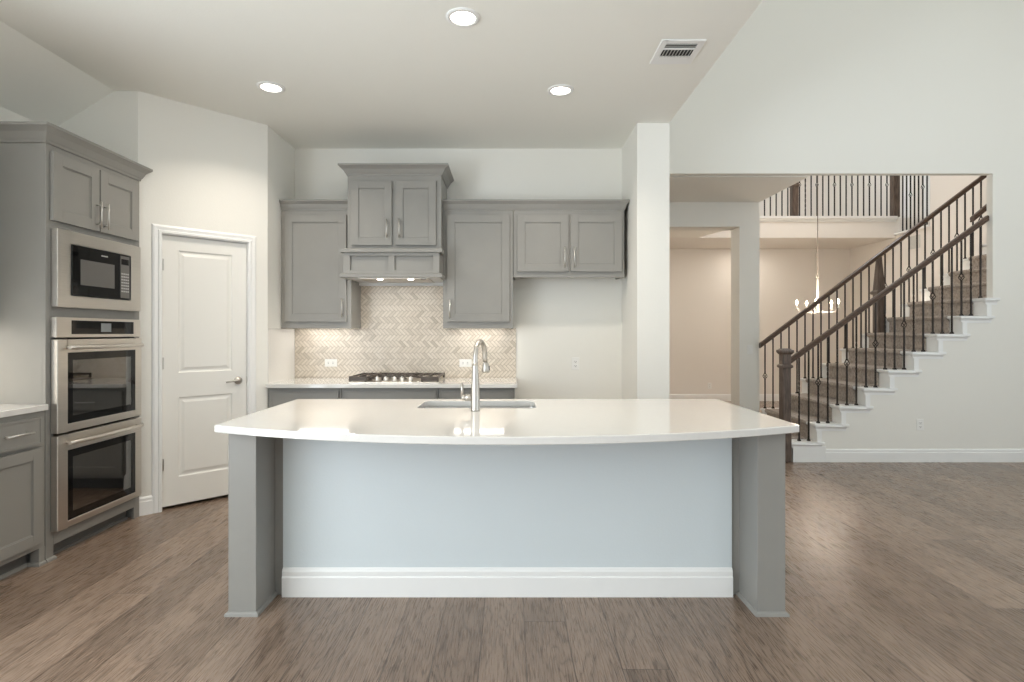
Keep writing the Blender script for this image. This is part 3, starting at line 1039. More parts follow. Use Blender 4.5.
ck = thing('cooktop', 'stainless gas cooktop with black grates on the back counter', 'cooktop', (-1.0, 5.0, 0.905))
CX0, CX1, CY0, CY1 = -1.372, -0.606, 4.79, 5.28
obj('pan', MB().box(CX0, CX1, CY0, CY1, 0.9055, 0.914).box(CX0 + .02, CX1 - .02, CY0 + .02, CY1 - .02, 0.914, 0.917), 'steel', ck, bevel=0.003)
zt = 0.962
GW = 0.250
for i in range(3):
    gx0 = CX0 + 0.006 + i * 0.252
    gx1 = gx0 + GW
    yb_ = CY1 - 0.02
    yf_ = CY0 + 0.02
    if i == 0:
        rim_ = [(gx0, yf_), (gx0 + 0.135, yf_), (gx1, yf_ + 0.13), (gx1, yb_), (gx0, yb_)]
    elif i == 2:
        rim_ = [(gx0 + 0.115, yf_), (gx1, yf_), (gx1, yb_), (gx0, yb_), (gx0, yf_ + 0.13)]
    else:
        rim_ = [(gx0, yf_ + 0.135), (gx1, yf_ + 0.135), (gx1, yb_), (gx0, yb_)]
    g = MB()
    k = len(rim_)
    for q in range(k):
        a_, b_ = Vector(rim_[q]), Vector(rim_[(q + 1) % k])
        d_ = (b_ - a_).normalized() * 0.006
        n_ = Vector((-d_.y, d_.x))
        g.prism([tuple(a_ - d_ - n_), tuple(b_ + d_ - n_), tuple(b_ + d_ + n_), tuple(a_ - d_ + n_)], 'z', zt - 0.016, zt)
        g.box(a_.x - .009, a_.x + .009, a_.y - .009, a_.y + .009, 0.917, zt + 0.002)
    if i != 1:   # deep front skirt of the side grates
        fa_, fb_ = (rim_[0], rim_[1])
        g.box(fa_[0], fb_[0], yf_ - .004, yf_ + .004, 0.922, zt - 0.004)
    ym = (yf_ + 0.135 + yb_) / 2
    g.box(gx0, gx1, ym - .005, ym + .005, zt - 0.014, zt)
    for kx in (0.33, 0.66):
        xx = gx0 + GW * kx
        g.box(xx - .005, xx + .005, yf_ + (0.135 if i == 1 else 0.005), yb_, zt - 0.012, zt + 0.004)
    obj('grate', g, 'iron', ck, bevel=0.002)
for (bx, by, br) in ((-1.245, 4.92, 0.04), (-1.245, 5.16, 0.034), (-0.99, 5.10, 0.05), (-0.735, 4.92, 0.034), (-0.735, 5.16, 0.04)):
    bn = MB().lathe([(0.0001, 0.0), (br * 1.2, 0), (br * 1.2, 0.006), (br, 0.008), (br, 0.018), (br * .9, 0.022), (0.0001, 0.022)], (bx, by, 0.917), 20)
    obj('burner', bn, 'iron', ck)
for kx in (-1.140, -1.066, -0.992, -0.926, -0.852):
    kb = MB().lathe([(0.0001, 0), (0.024, 0), (0.021, 0.014), (0.017, 0.036), (0.0001, 0.037)], (kx, CY0 + 0.055, 0.917), 18)
    kb.box(kx - .004, kx + .004, CY0 + 0.037, CY0 + 0.073, 0.945, 0.960)
    obj('knob', kb, 'chrome', ck)


# ------------------------------------------------------------------ outlets and switches
def outlet(name, label, cat, center, w, h, kind, normal='y', group=None):
    cx, cy, cz = center
    t = thing(name, label, cat, (cx, cy, cz), 0, group)
    obj('cover_plate', MB().box(cx - w / 2, cx + w / 2, cy - 0.006, cy, cz - h / 2, cz + h / 2), 'plastic', t, bevel=0.002)
    if kind == 'switch':
        obj('rocker', MB().box(cx - 0.016, cx + 0.016, cy - 0.010, cy - 0.006, cz - 0.033, cz + 0.033), 'plastic', t, bevel=0.002)
    elif kind == 'duplex':
        for s in (-1, 1):
            p = obj('socket', MB().box(cx - .017, cx + .017, cy - .009, cy - .006, cz + s * .02 - .014, cz + s * .02 + .014), 'plastic', t, bevel=0.003)
            sl_ = MB()
            for q in (-.007, .007):
                sl_.box(cx + q - .0015, cx + q + .0015, cy - .0095, cy - .009, cz + s * .02 - .004, cz + s * .02 + .007)
            sl_.box(cx - .0025, cx + .0025, cy - .0095, cy - .009, cz + s * .02 - .011, cz + s * .02 - .006)
            obj('slot', sl_, 'slot', p)
    else:
        for s in (-1, 1):
            p = obj('socket', MB().box(cx + s * .022 - .014, cx + s * .022 + .014, cy - .009, cy - .006, cz - .017, cz + .017), 'plastic', t, bevel=0.003)
            sl_ = MB()
            for q in (-.007, .007):
                sl_.box(cx + s * .022 - .007, cx + s * .022 + .004, cy - .0095, cy - .009, cz + q - .0015, cz + q + .0015)
            obj('slot', sl_, 'slot', p)
    return t


outlet('wall_outlet', 'white horizontal outlet on the herringbone tile left of the cooktop', 'outlet', (-1.70, YB - .009, 1.05), 0.118, 0.073, 'side')
outlet('wall_outlet', 'white horizontal outlet on the herringbone tile just behind the faucet', 'outlet', (-0.415, YB - .009, 1.048), 0.118, 0.073, 'side')
outlet('wall_outlet', 'white upright outlet on the bare wall of the refrigerator space', 'outlet', (0.636, YB, 1.042), 0.073, 0.118, 'duplex')
outlet('wall_outlet', 'white outlet on the wall below the stairs', 'outlet', (4.255, YF, 0.385), 0.073, 0.118, 'duplex')
outlet('wall_outlet', 'small white outlet low on the far wall seen through the hall portal', 'outlet', (3.94, 11.0, 0.30), 0.075, 0.118, 'duplex')
outlet('light_switch', 'white rocker switch on the hall post beside the stairs', 'switch', (3.045, YP, 1.125), 0.073, 0.118, 'switch')

# ------------------------------------------------------------------ island
ic = -0.01
isl = thing('kitchen_island', 'large grey and white kitchen island with end columns, under the curved counter', 'island', (ic, 3.1, 0))
CT = 0.905
PX0, PX1, PY = ic - 1.138, ic + 1.142, 2.845
obj('front_panel', MB().box(PX0, PX1, PY, PY + 0.10, 0, 0.870), 'island', isl)
IBB = [(0, 0), (0.017, 0), (0.017, 0.098), (0.013, 0.105), (0.013, 0.128), (0.006, 0.14), (0, 0.145)]
obj('baseboard', MB().sweep([(PX0, PY), (PX1, PY)], IBB), 'trim', isl)
SHOE = [(0, 0), (0.014, 0), (0.012, 0.012), (0.006, 0.018), (0, 0.02)]
for s in (-1, 1):
    xa, xb = ic + s * 1.316, ic + s * 1.184
    a, b = min(xa, xb), max(xa, xb)
    cl = obj('column', MB().box(a, b, 2.645, 3.60, 0, 0.870), 'cab', isl, bevel=0.002)
    i0, i1 = (b, PX0 + 0.0005) if s < 0 else (PX1 - 0.0005, a)
    obj('filler_strip', MB().box(i0, i1, PY + 0.012, PY + 0.09, 0, 0.870), 'cab', isl)
    if s < 0:
        path = [(a, 3.6), (a, 2.645), (b, 2.645), (b, PY + 0.012)]
    else:
        path = [(a, PY + 0.012), (a, 2.645), (b, 2.645), (b, 3.6)]
    obj('base_shoe', MB().sweep(path, SHOE), 'cab', cl)
obj('cabinet_body', MB().box(ic - 1.184, ic + 1.184, PY + 0.10, PY + 0.13, 0.0, 0.87).box(ic - 1.184, ic + 1.184, 3.56, 3.58, 0.10, 0.87).box(ic - 1.184, ic + 1.184, 3.50, 3.52, 0, 0.1), 'cab', isl)
xd = [ic - 1.17, ic - 0.58, -0.56, 0.19, ic + 0.60, ic + 1.17]
for k in range(5):
    if k in (0, 1, 2, 3, 4):
        mb = shaker(xd[k] + .004, xd[k + 1] - .004, 0.13, 0.85, 0)
        mb.v = [(p[0], 3.60 - p[1], p[2]) for p in mb.v]
        dd = obj('door', mb, 'cab', isl)
        hb = bar_pull(xd[k + 1] - 0.05, 0.74, 0.16, 0)
        hb.v = [(p[0], 3.60 - p[1], p[2]) for p in hb.v]
        obj('handle', hb, 'chrome', dd)

# countertop with bowed front and a sink cut-out
SX0, SX1, SY0, SY1 = -0.531, 0.157, 3.205, 3.545
hw = 1.368
yc, ye, yb = 2.318, 2.617, 3.648
sag = ye - yc
R = (hw * hw + sag * sag) / (2 * sag)
ang = math.asin(hw / R)
outer = []
NA = 40
for i in range(NA + 1):
    a = -ang + 2 * ang * i / NA
    outer.append((ic + R * math.sin(a), yc + R - R * math.cos(a)))
outer += [(ic + hw, yb), (ic - hw, yb)]


def rrect(x0, x1, y0, y1, r, n=5):
    pts = []
    for (cx, cy, a0) in ((x1 - r, y1 - r, 0), (x0 + r, y1 - r, 90), (x0 + r, y0 + r, 180), (x1 - r, y0 + r, 270)):
        for i in range(n + 1):
            a = math.radians(a0 + 90 * i / n)
            pts.append((cx + r * math.cos(a), cy + r * math.sin(a)))
    return pts


def slab_with_hole(name, outer, hole, z0, z1, mat, bev=0.004):
    bm = bmesh.new()
    edges = []
    for loop in (outer, hole):
        vs = [bm.verts.new((p[0], p[1], z1)) for p in loop]
        edges += [bm.edges.new((vs[i], vs[(i + 1) % len(vs)])) for i in range(len(vs))]
    bmesh.ops.triangle_fill(bm, use_beauty=True, use_dissolve=False, edges=edges)
    # drop faces filled inside the hole
    hx0, hx1 = min(p[0] for p in hole), max(p[0] for p in hole)
    hy0, hy1 = min(p[1] for p in hole), max(p[1] for p in hole)
    kill = []
    for f in bm.faces:
        c = f.calc_center_median()
        if hx0 < c.x < hx1 and hy0 < c.y < hy1 and all(hx0 - 1e-5 <= v.co.x <= hx1 + 1e-5 and hy0 - 1e-5 <= v.co.y <= hy1 + 1e-5 for v in f.verts):
            kill.append(f)
    if kill:
        bmesh.ops.delete(bm, geom=kill, context='FACES_ONLY')
    bmesh.ops.recalc_face_normals(bm, faces=bm.faces)
    if bm.faces[:] and sum(f.normal.z for f in bm.faces) < 0:
        bmesh.ops.reverse_faces(bm, faces=bm.faces)
    r = bmesh.ops.extrude_face_region(bm, geom=bm.faces[:])
    for e in r['geom']:
        if isinstance(e, bmesh.types.BMVert):
            e.co.z = z0
    bmesh.ops.recalc_face_normals(bm, faces=bm.faces)
    me = bpy.data.meshes.new(name)
    bm.to_mesh(me)
    bm.free()
    me.materials.append(M[mat])
    o = bpy.data.objects.new(name, me)
    COL.objects.link(o)
    md = o.modifiers.new('edge', 'BEVEL')
    md.width = bev
    md.segments = 2
    md.limit_method = 'ANGLE'
    md.angle_limit = 0.9
    return o


it = slab_with_hole('island_countertop', outer, rrect(SX0, SX1, SY0, SY1, 0.03), 0.8705, CT, 'quartz')
tag(it, 'wide white quartz island top with a bowed front edge and a sink cut-out', 'countertop')

sk = thing('sink', 'stainless undermount sink set in the island top', 'sink', ((SX0 + SX1) / 2, (SY0 + SY1) / 2, 0.66))
e = 0.006
bowl = MB()
rim = rrect(SX0 - e, SX1 + e, SY0 - e, SY1 + e, 0.035)
rimo = rrect(SX0 - 0.02, SX1 + 0.02, SY0 - 0.02, SY1 + 0.02, 0.04)
bot = rrect(SX0 + 0.012, SX1 - 0.012, SY0 + 0.012, SY1 - 0.012, 0.03)
n = len(rim)
vs = [(p[0], p[1], 0.868) for p in rimo] + [(p[0], p[1], 0.868) for p in rim] + [(p[0], p[1], 0.665) for p in bot]
fs = []
for lv in range(2):
    for i in range(n):
        j = (i + 1) % n
        fs.append((lv * n + i, lv * n + j, (lv + 1) * n + j, (lv + 1) * n + i))
fs.append(tuple(range(2 * n, 3 * n)))
bowl.add(vs, fs)
obj('bowl', bowl, 'chrome', sk)
obj('drain', MB().lathe([(0.0001, 0), (0.045, 0), (0.045, 0.004), (0.03, 0.005), (0.0001, 0.002)], ((SX0 + SX1) / 2, 3.38, 0.6655), 20), 'steel', sk)

fc = thing('faucet', 'tall brushed-nickel pull-down faucet standing on the island by the sink', 'faucet', (-0.187, 3.10, CT))
FX, FY = -0.187, 3.10
fb = MB().lathe([(0.0001, 0), (0.0255, 0), (0.0255, 0.006), (0.0235, 0.010), (0.0235, 0.10), (0.0225, 0.14), (0.0185, 0.20), (0.0158, 0.245), (0.0146, 0.262), (0.0136, 0.262)], (FX, FY, CT), 24)
obj('body', fb, 'nickel', fc)
dx, dy = math.sin(math.radians(14)), math.cos(math.radians(14))
reach = 0.19
rr_ = reach / 2
top = 1.30 - rr_ - 0.013
pts = [(FX, FY, CT + 0.20), (FX, FY, top - 0.04)]
for i in range(0, 15):
    a = PI * i / 14
    q = rr_ - rr_ * math.cos(a)
    pts.append((FX + dx * q, FY + dy * q, top + rr_ * math.sin(a)))
pts.append((FX + dx * (reach + .006), FY + dy * (reach + .006), top - 0.03))
obj('spout', MB().tube(pts, 0.0135, 14), 'nickel', fc)
hx, hy = FX + dx * (reach + .006), FY + dy * (reach + .006)
sp = MB().tube([(hx, hy, top - 0.028), (hx, hy, top - 0.034), (hx + .002, hy, top - 0.038), (hx + .004, hy + .003, top - 0.078), (hx + .005, hy + .003, top - 0.090)], [0.0145, 0.0145, 0.019, 0.0235, 0.020], 14)
so = obj('spray_head', sp, 'nickel', fc)
obj('spray_button', MB().box(hx + 0.018, hx + 0.0265, hy - 0.012, hy + 0.004, top - 0.075, top - 0.05), 'black', so, bevel=0.002)
hl = MB().tube([(FX - 0.02, FY, CT + 0.073), (FX - 0.058, FY, CT + 0.073)], 0.0195, 14)
hl.tube([(FX - 0.075, FY, CT + 0.073), (FX - 0.056, FY, CT + 0.073)], 0.0165, 14)
hl.tube([(FX - 0.072, FY, CT + 0.075), (FX - 0.074, FY, CT + 0.16)], [0.0085, 0.0075], 10)
obj('handle', hl, 'nickel', fc)

# ------------------------------------------------------------------ ceiling fittings
def downlight(first, x, y, label):
    if first:
        return copy_tree(first, (x, y, CEIL), label)
    t = thing('recessed_light', label, 'ceiling light', (x, y, CEIL), 0, 'recessed ceiling lights')
    obj('trim_ring', MB().lathe([(0.070, -0.002), (0.072, -0.010), (0.094, -0.006), (0.096, -0.0005), (0.070, -0.0005)], (0, 0, 0), 32), 'trim', t, True)
    obj('lens', MB().lathe([(0.0001, -0.004), (0.071, -0.004), (0.071, -0.001), (0.0001, -0.001)], (0, 0, 0), 32), 'lamp', t, True)
    return t


DL_POS = [(-0.257, 3.128, 'recessed ceiling light nearest the camera, above the island'),
          (-1.708, 4.018, 'recessed ceiling light in front of the pantry door corner'),
          (0.374, 4.067, 'recessed ceiling light toward the ceiling vent, before the short wall cabinet')]
f0 = None
for x, y, l in DL_POS:
    o = downlight(f0, x, y, l)
    f0 = f0 or o
    area_light('recessed_lamp', (x, y, CEIL - 0.012), (0, 0, 0), 0.14, 0.14, 10.5, WARM, math.radians(128), shape='DISK')

vt = thing('ceiling_vent', 'white rectangular air vent in the kitchen ceiling', 'vent', (1.05, 3.51, CEIL))
vx0, vx1, vy0, vy1 = 0.918, 1.188, 3.362, 3.66
ix0, ix1, iy0, iy1 = 0.955, 1.150, 3.405, 3.560
fm = MB()
zc = CEIL - 0.0005
fm.box(vx0, ix0, vy0, vy1, zc - 0.008, zc).box(ix1, vx1, vy0, vy1, zc - 0.008, zc)
fm.box(ix0, ix1, vy0, iy0, zc - 0.008, zc).box(ix0, ix1, iy1, vy1, zc - 0.008, zc).box(ix0, ix1, 3.462, 3.478, zc - 0.008, zc)
obj('frame', fm, 'trim', vt, bevel=0.003)
obj('backing', MB().box(ix0, ix1, iy0, iy1, zc - 0.002, zc), 'slot', vt)
for i in range(9):
    xx = ix0 + 0.010 + i * 0.0205
    obj('slat', MB().prism([(xx, zc - .012), (xx + .002, zc - .012), (xx + .012, zc - .002), (xx + .009, zc - .002)], 'y', 3.478, iy1), 'grille', vt)
for i in range(3):
    yy = iy0 + 0.002 + i * 0.0195
    obj('slat', MB().prism([(yy, zc - .010), (yy + .018, zc - .003), (yy + .018, zc - .001), (yy, zc - .008)], 'x', ix0, ix1), 'grille', vt)

# ------------------------------------------------------------------ staircase
NX0, RUN, RISE = 2.935, 0.2505, 0.1865
YN, YFAR = 5.795, 7.05
NS = 15
stx = lambda n: NX0 + (n - 1) * RUN
stz = lambda n: 0.02 + RISE * n
# drywall under the flight, flush with the living room wall
poly = [(stx(1) + .005, 0.0)]
for k in range(1, 10):
    poly += [(stx(k) + .005, stz(k) - 0.03), (min(stx(k + 1) + .005, OPX), stz(k) - 0.03)]
poly = [p for i, p in enumerate(poly)] + [(OPX, 0.0)]
struct('wall_stair', MB().prism(poly, 'y', YF, YF + 0.07), 'wall')
st = thing('staircase', 'white staircase with a taupe carpet runner, rising to the right behind the opening', 'staircase', (stx(1), 6.4, 0))
for k in range(1, NS + 1):
    xr, zt = stx(k), stz(k)
    x2 = stx(k + 1)
    inside = x2 + 0.10 < OPX or k <= 8
    yn = YF - 0.028
    tb = MB()
    if k <= 9:
        x_ret = min(x2 + 0.075, OPX + 0.06)
        xj = min(x2, OPX - 0.001)
        tb.box(xr - 0.028, xj, yn, YF + 0.08, zt - 0.028, zt)
        tb.box(xr - 0.028, x2, YF + 0.08, YFAR, zt - 0.028, zt)
        tb.box(xj, x_ret, yn, YF - 0.001, zt - 0.028, zt)
    else:
        tb.box(xr - 0.028, x2, YF + 0.08, YFAR, zt - 0.028, zt)
    tr_ = obj('tread', tb, 'trim', st, bevel=0.006, seg=2)
    if k <= 9:
        x_ret = min(x2 + 0.05, OPX + 0.04)
        obj('tread_moulding', MB().sweep([(xr - .002, YF + 0.02), (xr - .002, YF - .001), (x_ret, YF - .001)], [(0, zt - 0.072), (0.006, zt - 0.072), (0.008, zt - 0.05), (0.02, zt - 0.0285), (0, zt - 0.0285)]), 'trim', tr_)
    zb_ = stz(k - 1) if k > 1 else 0.0
    obj('riser', MB().box(xr, xr + 0.02, (YF - 0.008) if k <= 9 else YF + .08, YFAR, zb_, zt - 0.028), 'trim', st)
    if k <= 9:
        obj('skirt_strip', MB().box(xr + .001, xr + 0.048, YF - 0.012, YF - .0005, zb_ if k > 1 else 0.0, zt - 0.06), 'trim', st)
obj('plinth', MB().box(stx(1), stx(1) + 0.34, YF - 0.014, YF - .0005, 0, 0.165), 'trim', st)
# carpet runner
cp_ = []
cy0, cy1 = 5.955, 6.885
for k in range(1, NS + 1):
    xr, zt = stx(k), stz(k)
    zb_ = stz(k - 1) + 0.014 if k > 1 else 0.001
    cp_ += [(xr - 0.014, zb_), (xr - 0.014, zt - 0.034), (xr - 0.036, zt - 0.030), (xr - 0.043, zt - 0.010), (xr - 0.034, zt + 0.012)]
cp_.append((stx(NS + 1) - .001, stz(NS) + 0.014))
low_ = []
for k in range(NS, 0, -1):
    xr, zt = stx(k), stz(k)
    low_ += [(stx(k + 1) - 0.001, zt - 0.001), (xr + 0.001, zt - 0.001)]
low_.append((stx(1) + .001, 0.001))
full = cp_ + low_
vs, fs = [], []
m_ = len(cp_)
rb = MB()
for i in range(m_ - 1):
    a, b = cp_[i], cp_[i + 1]
    rb.add([(a[0], cy0, a[1]), (b[0], cy0, b[1]), (b[0], cy1, b[1]), (a[0], cy1, a[1])], [(0, 1, 2, 3)], False)
    for yy in (cy0, cy1):
        rb.add([(a[0], yy, a[1]), (b[0], yy, b[1]), (b[0] + 0.03, yy, b[1] - 0.02), (a[0] + 0.03, yy, a[1] - 0.02)], [(0, 1, 2, 3)])
obj('carpet_runner', rb, 'carpet', st)


def tread_at(x):
    return max(1, min(NS, int(math.floor((x + 0.02 - NX0) / RUN)) + 1))


def baluster(parent, x, y, z0, z1, knot_z=None, twist=None, s=0.0066):
    mb = MB()
    if twist:
        t0, t1 = twist
        zs = [z0, t0] + [t0 + (t1 - t0) * i / 24 for i in range(1, 24)] + [t1, z1]
        vs, fs = [], []
        for i, z in enumerate(zs):
            f_ = 0 if z <= t0 else (1 if z >= t1 else (z - t0) / (t1 - t0))
            a0 = f_ * PI * 4
            for q in range(4):
                a = a0 + PI / 4 + q * PI / 2
                vs.append((x + s * 1.414 * math.cos(a), y + s * 1.414 * math.sin(a), z))
        for i in range(len(zs) - 1):
            for q in range(4):
                j = (q + 1) % 4
                fs.append((i * 4 + q, i * 4 + j, i * 4 + 4 + j, i * 4 + 4 + q))
        fs += [(0, 1, 2, 3), tuple(range(len(vs) - 4, len(vs)))]
        mb.add(vs, fs)
    elif knot_z:
        mb.box(x - s, x + s, y - s, y + s, z0, knot_z - 0.036).box(x - s, x + s, y - s, y + s, knot_z + 0.036, z1)
    else:
        mb.box(x - s, x + s, y - s, y + s, z0, z1)
    b = obj('baluster', mb, 'baluster', parent)
    if knot_z:
        kb = MB()
        for q in range(4):
            pts = []
            for i in range(9):
                t = i / 8
                a = q * PI / 2 + t * PI * 0.8
                r = 0.004 + 0.020 * math.sin(PI * t)
                pts.append((x + r * math.cos(a), y + r * math.sin(a), knot_z - 0.038 + 0.076 * t))
            kb.tube(pts, 0.0042, 5)
        for zz in (knot_z - 0.038, knot_z + 0.038):
            kb.lathe([(0.0001, -0.007), (0.011, -0.004), (0.011, 0.004), (0.0001, 0.007)], (x, y, zz), 8)
        obj('basket', kb, 'baluster', b)
    obj('baluster_shoe', MB().prism([(x - .015, z0), (x + .015, z0), (x + .013, z0 + .012), (x + .007, z0 + .02), (x - .007, z0 + .02), (x - .013, z0 + .012)], 'y', y - .013, y + .013), 'baluster', b)
    return b


def handrail(parent, p0, p1, w=0.062, h=0.064, mat='railwood'):
    """Moulded rail along the X axis from p0 to p1 (x, z) at depth y."""
    (xa, y, za), (xb, _, zb) = p0, p1
    prof = [(-.5, -.3), (-.32, -.5), (.32, -.5), (.5, -.3), (.40, -.08), (.5, .12), (.42, .38), (.22, .5), (-.22, .5), (-.42, .38), (-.5, .12), (-.40, -.08)]
    k = len(prof)
    vs = [(xa, y + a * w, za + b * h) for a, b in prof] + [(xb, y + a * w, zb + b * h) for a, b in prof]
    fs = [tuple(range(k)), tuple(range(k, 2 * k))] + [(i, (i + 1) % k, k + (i + 1) % k, k + i) for i in range(k)]
    return obj('handrail', MB().add(vs, fs), mat, parent)


def newel(parent, x, y, z0, z1, w, capw, bands=()):
    h = w / 2
    mb = MB().box(x - h, x + h, y - h, y + h, z0, z1 - 0.06)
    n_ = obj('newel_post', mb, 'postwood', parent, bevel=0.004)
    c = capw / 2
    cap = MB()
    lv = [(h + .004, z1 - 0.062), (h + 0.012, z1 - 0.05), (c, z1 - 0.04), (c, z1 - 0.018), (h + .006, z1 - 0.012), (h * .8, z1)]
    vs, fs = [], []
    for r, z in lv:
        vs += [(x - r, y - r, z), (x + r, y - r, z), (x + r, y + r, z), (x - r, y + r, z)]
    for i in range(len(lv) - 1):
        for q in range(4):
            j = (q + 1) % 4
            fs.append((i * 4 + q, i * 4 + j, i * 4 + 4 + j, i * 4 + 4 + q))
    fs += [(0, 1, 2, 3), tuple(range(len(vs) - 4, len(vs)))]
    cap.add(vs, fs)
    obj('post_cap', cap, 'postwood', n_)
    for bz in bands:
        r = h + 0.014
        bd = MB()
        lv = [(h + .001, bz - .02), (r, bz - .01), (r, bz + .01), (h + .001, bz + .02)]
        vs, fs = [], []
        for rr, z in lv:
            vs += [(x - rr, y - rr, z), (x + rr, y - rr, z), (x + rr, y + rr, z), (x - rr, y + rr, z)]
        for i in range(len(lv) - 1):
            for q in range(4):
                j = (q + 1) % 4
                fs.append((i * 4 + q, i * 4 + j, i * 4 + 4 + j, i * 4 + 4 + q))
        fs += [(0, 1, 2, 3), tuple(range(len(vs) - 4, len(vs)))]
        bd.add(vs, fs)
        obj('band', bd, 'postwood', n_)
    return n_


# near balustrade
yb1 = 5.855
kk = 560 / yb1
nb = thing('stair_railing', 'near stair railing with square newel post and dark iron balusters', 'railing', (2.87, yb1, 0))
ra = (2.912, yb1, CAM_H + (333 - 362.5) / kk)
rb_ = (OPX - 0.015, yb1, CAM_H + (333 - 218.5) / kk)
handrail(nb, ra, rb_)
newel(nb, 2.866, 5.815, 0.0, 1.175, 0.086, 0.125, (0.99,))
obj('post_plinth', MB().box(2.866 - .047, 2.866 + .047, 5.768, 5.862, 0, 0.30), 'postwood', nb, bevel=0.004)
for k in range(20):
    x = 3.033 + k * 0.0998
    if x > OPX - 0.01:
        break
    zr = ra[2] + (rb_[2] - ra[2]) * (x - ra[0]) / (rb_[0] - ra[0]) - 0.027
    z0 = stz(tread_at(x))
    if k % 3 == 2:
        baluster(nb, x, yb1, z0, zr, knot_z=z0 + (zr - z0) * 0.51)
    else:
        m = (z0 + zr) / 2
        baluster(nb, x, yb1, z0, zr, twist=(m - 0.2, m + 0.2) if k % 3 == 0 else None)

# far balustrade
yb2 = 7.0
fbx = thing('stair_railing', 'far stair railing along the back of the flight, with a tapered newel midway', 'railing', (3.2, yb2, 0))
fa = (3.136, yb2, CAM_H + (333 - 345.5) / 80)
fe = (6.3, yb2, CAM_H + (333 - 345.5 + 0.7557 * (6.3 - 3.136) * 80) / 80)
handrail(fbx, fa, fe)
zrl = lambda x: fa[2] + (fe[2] - fa[2]) * (x - fa[0]) / (fe[0] - fa[0])
XN = 4.625
for k in range(32):
    x = 3.2 + k * 0.1
    if x > 6.28 or abs(x - XN) < 0.06:
        continue
    zr = zrl(x) - 0.026
    z0 = stz(tread_at(x))
    if k % 3 == 0:
        baluster(fbx, x, yb2, z0, zr, knot_z=z0 + (zr - z0) * (0.50))
    else:
        baluster(fbx, x, yb2, z0, zr)
zt_ = zrl(XN) - 0.02
z0_ = stz(tread_at(XN))
npb = MB().box(XN - .05, XN + .05, yb2 - .05, yb2 + .05, z0_, 1.83)
npo = obj('newel_post', npb, 'postwood', fbx, bevel=0.004)
tp = MB()
lv = [(.051, 1.815), (.068, 1.825), (.068, 1.85), (.048, 1.87), (.022, zt_)]
vs, fs = [], []
for r, z in lv:
    vs += [(XN - r, yb2 - r, z), (XN + r, yb2 - r, z), (XN + r, yb2 + r, z), (XN - r, yb2 + r, z)]
for i in range(len(lv) - 1):
    for q in range(4):
        j = (q + 1) % 4
        fs.append((i * 4 + q, i * 4 + j, i * 4 + 4 + j, i * 4 + 4 + q))
fs += [(0, 1, 2, 3), tuple(range(len(vs) - 4, len(vs)))]
tp.add(vs, fs)
obj('tapered_top', tp, 'postwood', npo)
# short wall rail by the right jamb
wr = thing('wall_handrail', 'short dark handrail end against the right jamb of the stairs', 'handrail', (5.05, 6.15, 2.6))
handrail(wr, (5.085, 6.15, 2.585), (5.5, 6.15, 2.93))

# upper balcony
yb3 = 9.76
bx = thing('balcony_railing', 'upstairs balcony railing with dark iron balusters above the hall', 'railing', (5.0, yb3, 3.35))
obj('base_rail', MB().box(3.3, 6.72, yb3 - .05, yb3 + .05, 3.33, 3.352), 'trim', bx)
handrail(bx, (3.3, yb3, 4.28), (6.74, yb3, 4.28))
for k in range(-8, 22):
    x = 4.453 + k * 0.1016
    if abs(x - 4.97) < 0.05 or x > 6.66:
        continue
    if k % 3 == 0 and k > 3:
        baluster(bx, x, yb3, 3.352, 4.25, knot_z=3.92, s=0.008)
    elif k == 7:
        baluster(bx, x, yb3, 3.352, 4.25, twist=(3.45, 4.15), s=0.008)
    else:
        baluster(bx, x, yb3, 3.352, 4.25, s=0.008)
newel(bx, 4.97, yb3, 3.352, 4.40, 0.105, 0.16, (3.90,))
newel(bx, 6.725, yb3, 3.352, 4.40, 0.11, 0.16)
gx = thing('landing_railing', 'short iron railing right of the balcony corner post, before a white door', 'railing', (6.75, 9.3, 3.06))
for k in range(8):
    y = 9.60 - k * 0.093
    if k in (2, 5):
        baluster(gx, 6.75, y, 3.06, 4.16, knot_z=3.62 + 0.02 * k, s=0.008)
    else:
        baluster(gx, 6.75, y, 3.06, 4.16, s=0.008)
obj('handrail', MB().box(6.72, 6.78, 8.92, 9.66, 4.15, 4.21), 'railwood', gx)

# return grille on the stair side wall
rg = thing('return_grille', 'small grey air grille on the wall behind the far stair railing', 'vent', (6.70, 9.23, 2.83))
obj('frame', MB().box(6.69, 6.699, 9.12, 9.135, 2.73, 2.94).box(6.69, 6.699, 9.335, 9.35, 2.73, 2.94).box(6.69, 6.699, 9.135, 9.335, 2.73, 2.745).box(6.69, 6.699, 9.135, 9.335, 2.925, 2.94), 'grille', rg)
for i in range(8):
    z = 2.75 + i * 0.022
    obj('slat', MB().prism([(6.699, z + .014), (6.699, z + .018), (6.690, z + .004), (6.690, z)], 'y', 9.135, 9.335), 'grille', rg)

for o in bpy.data.objects:
    g = {'base_cabinet': 'grey base cabinets', 'wall_cabinet': 'grey wall cabinets', 'wall_outlet': 'white wall outlets', 'stair_railing': 'iron stair railings'}.get(o.name.split('.')[0])
    if g and o.parent is None:
        o['group'] = g

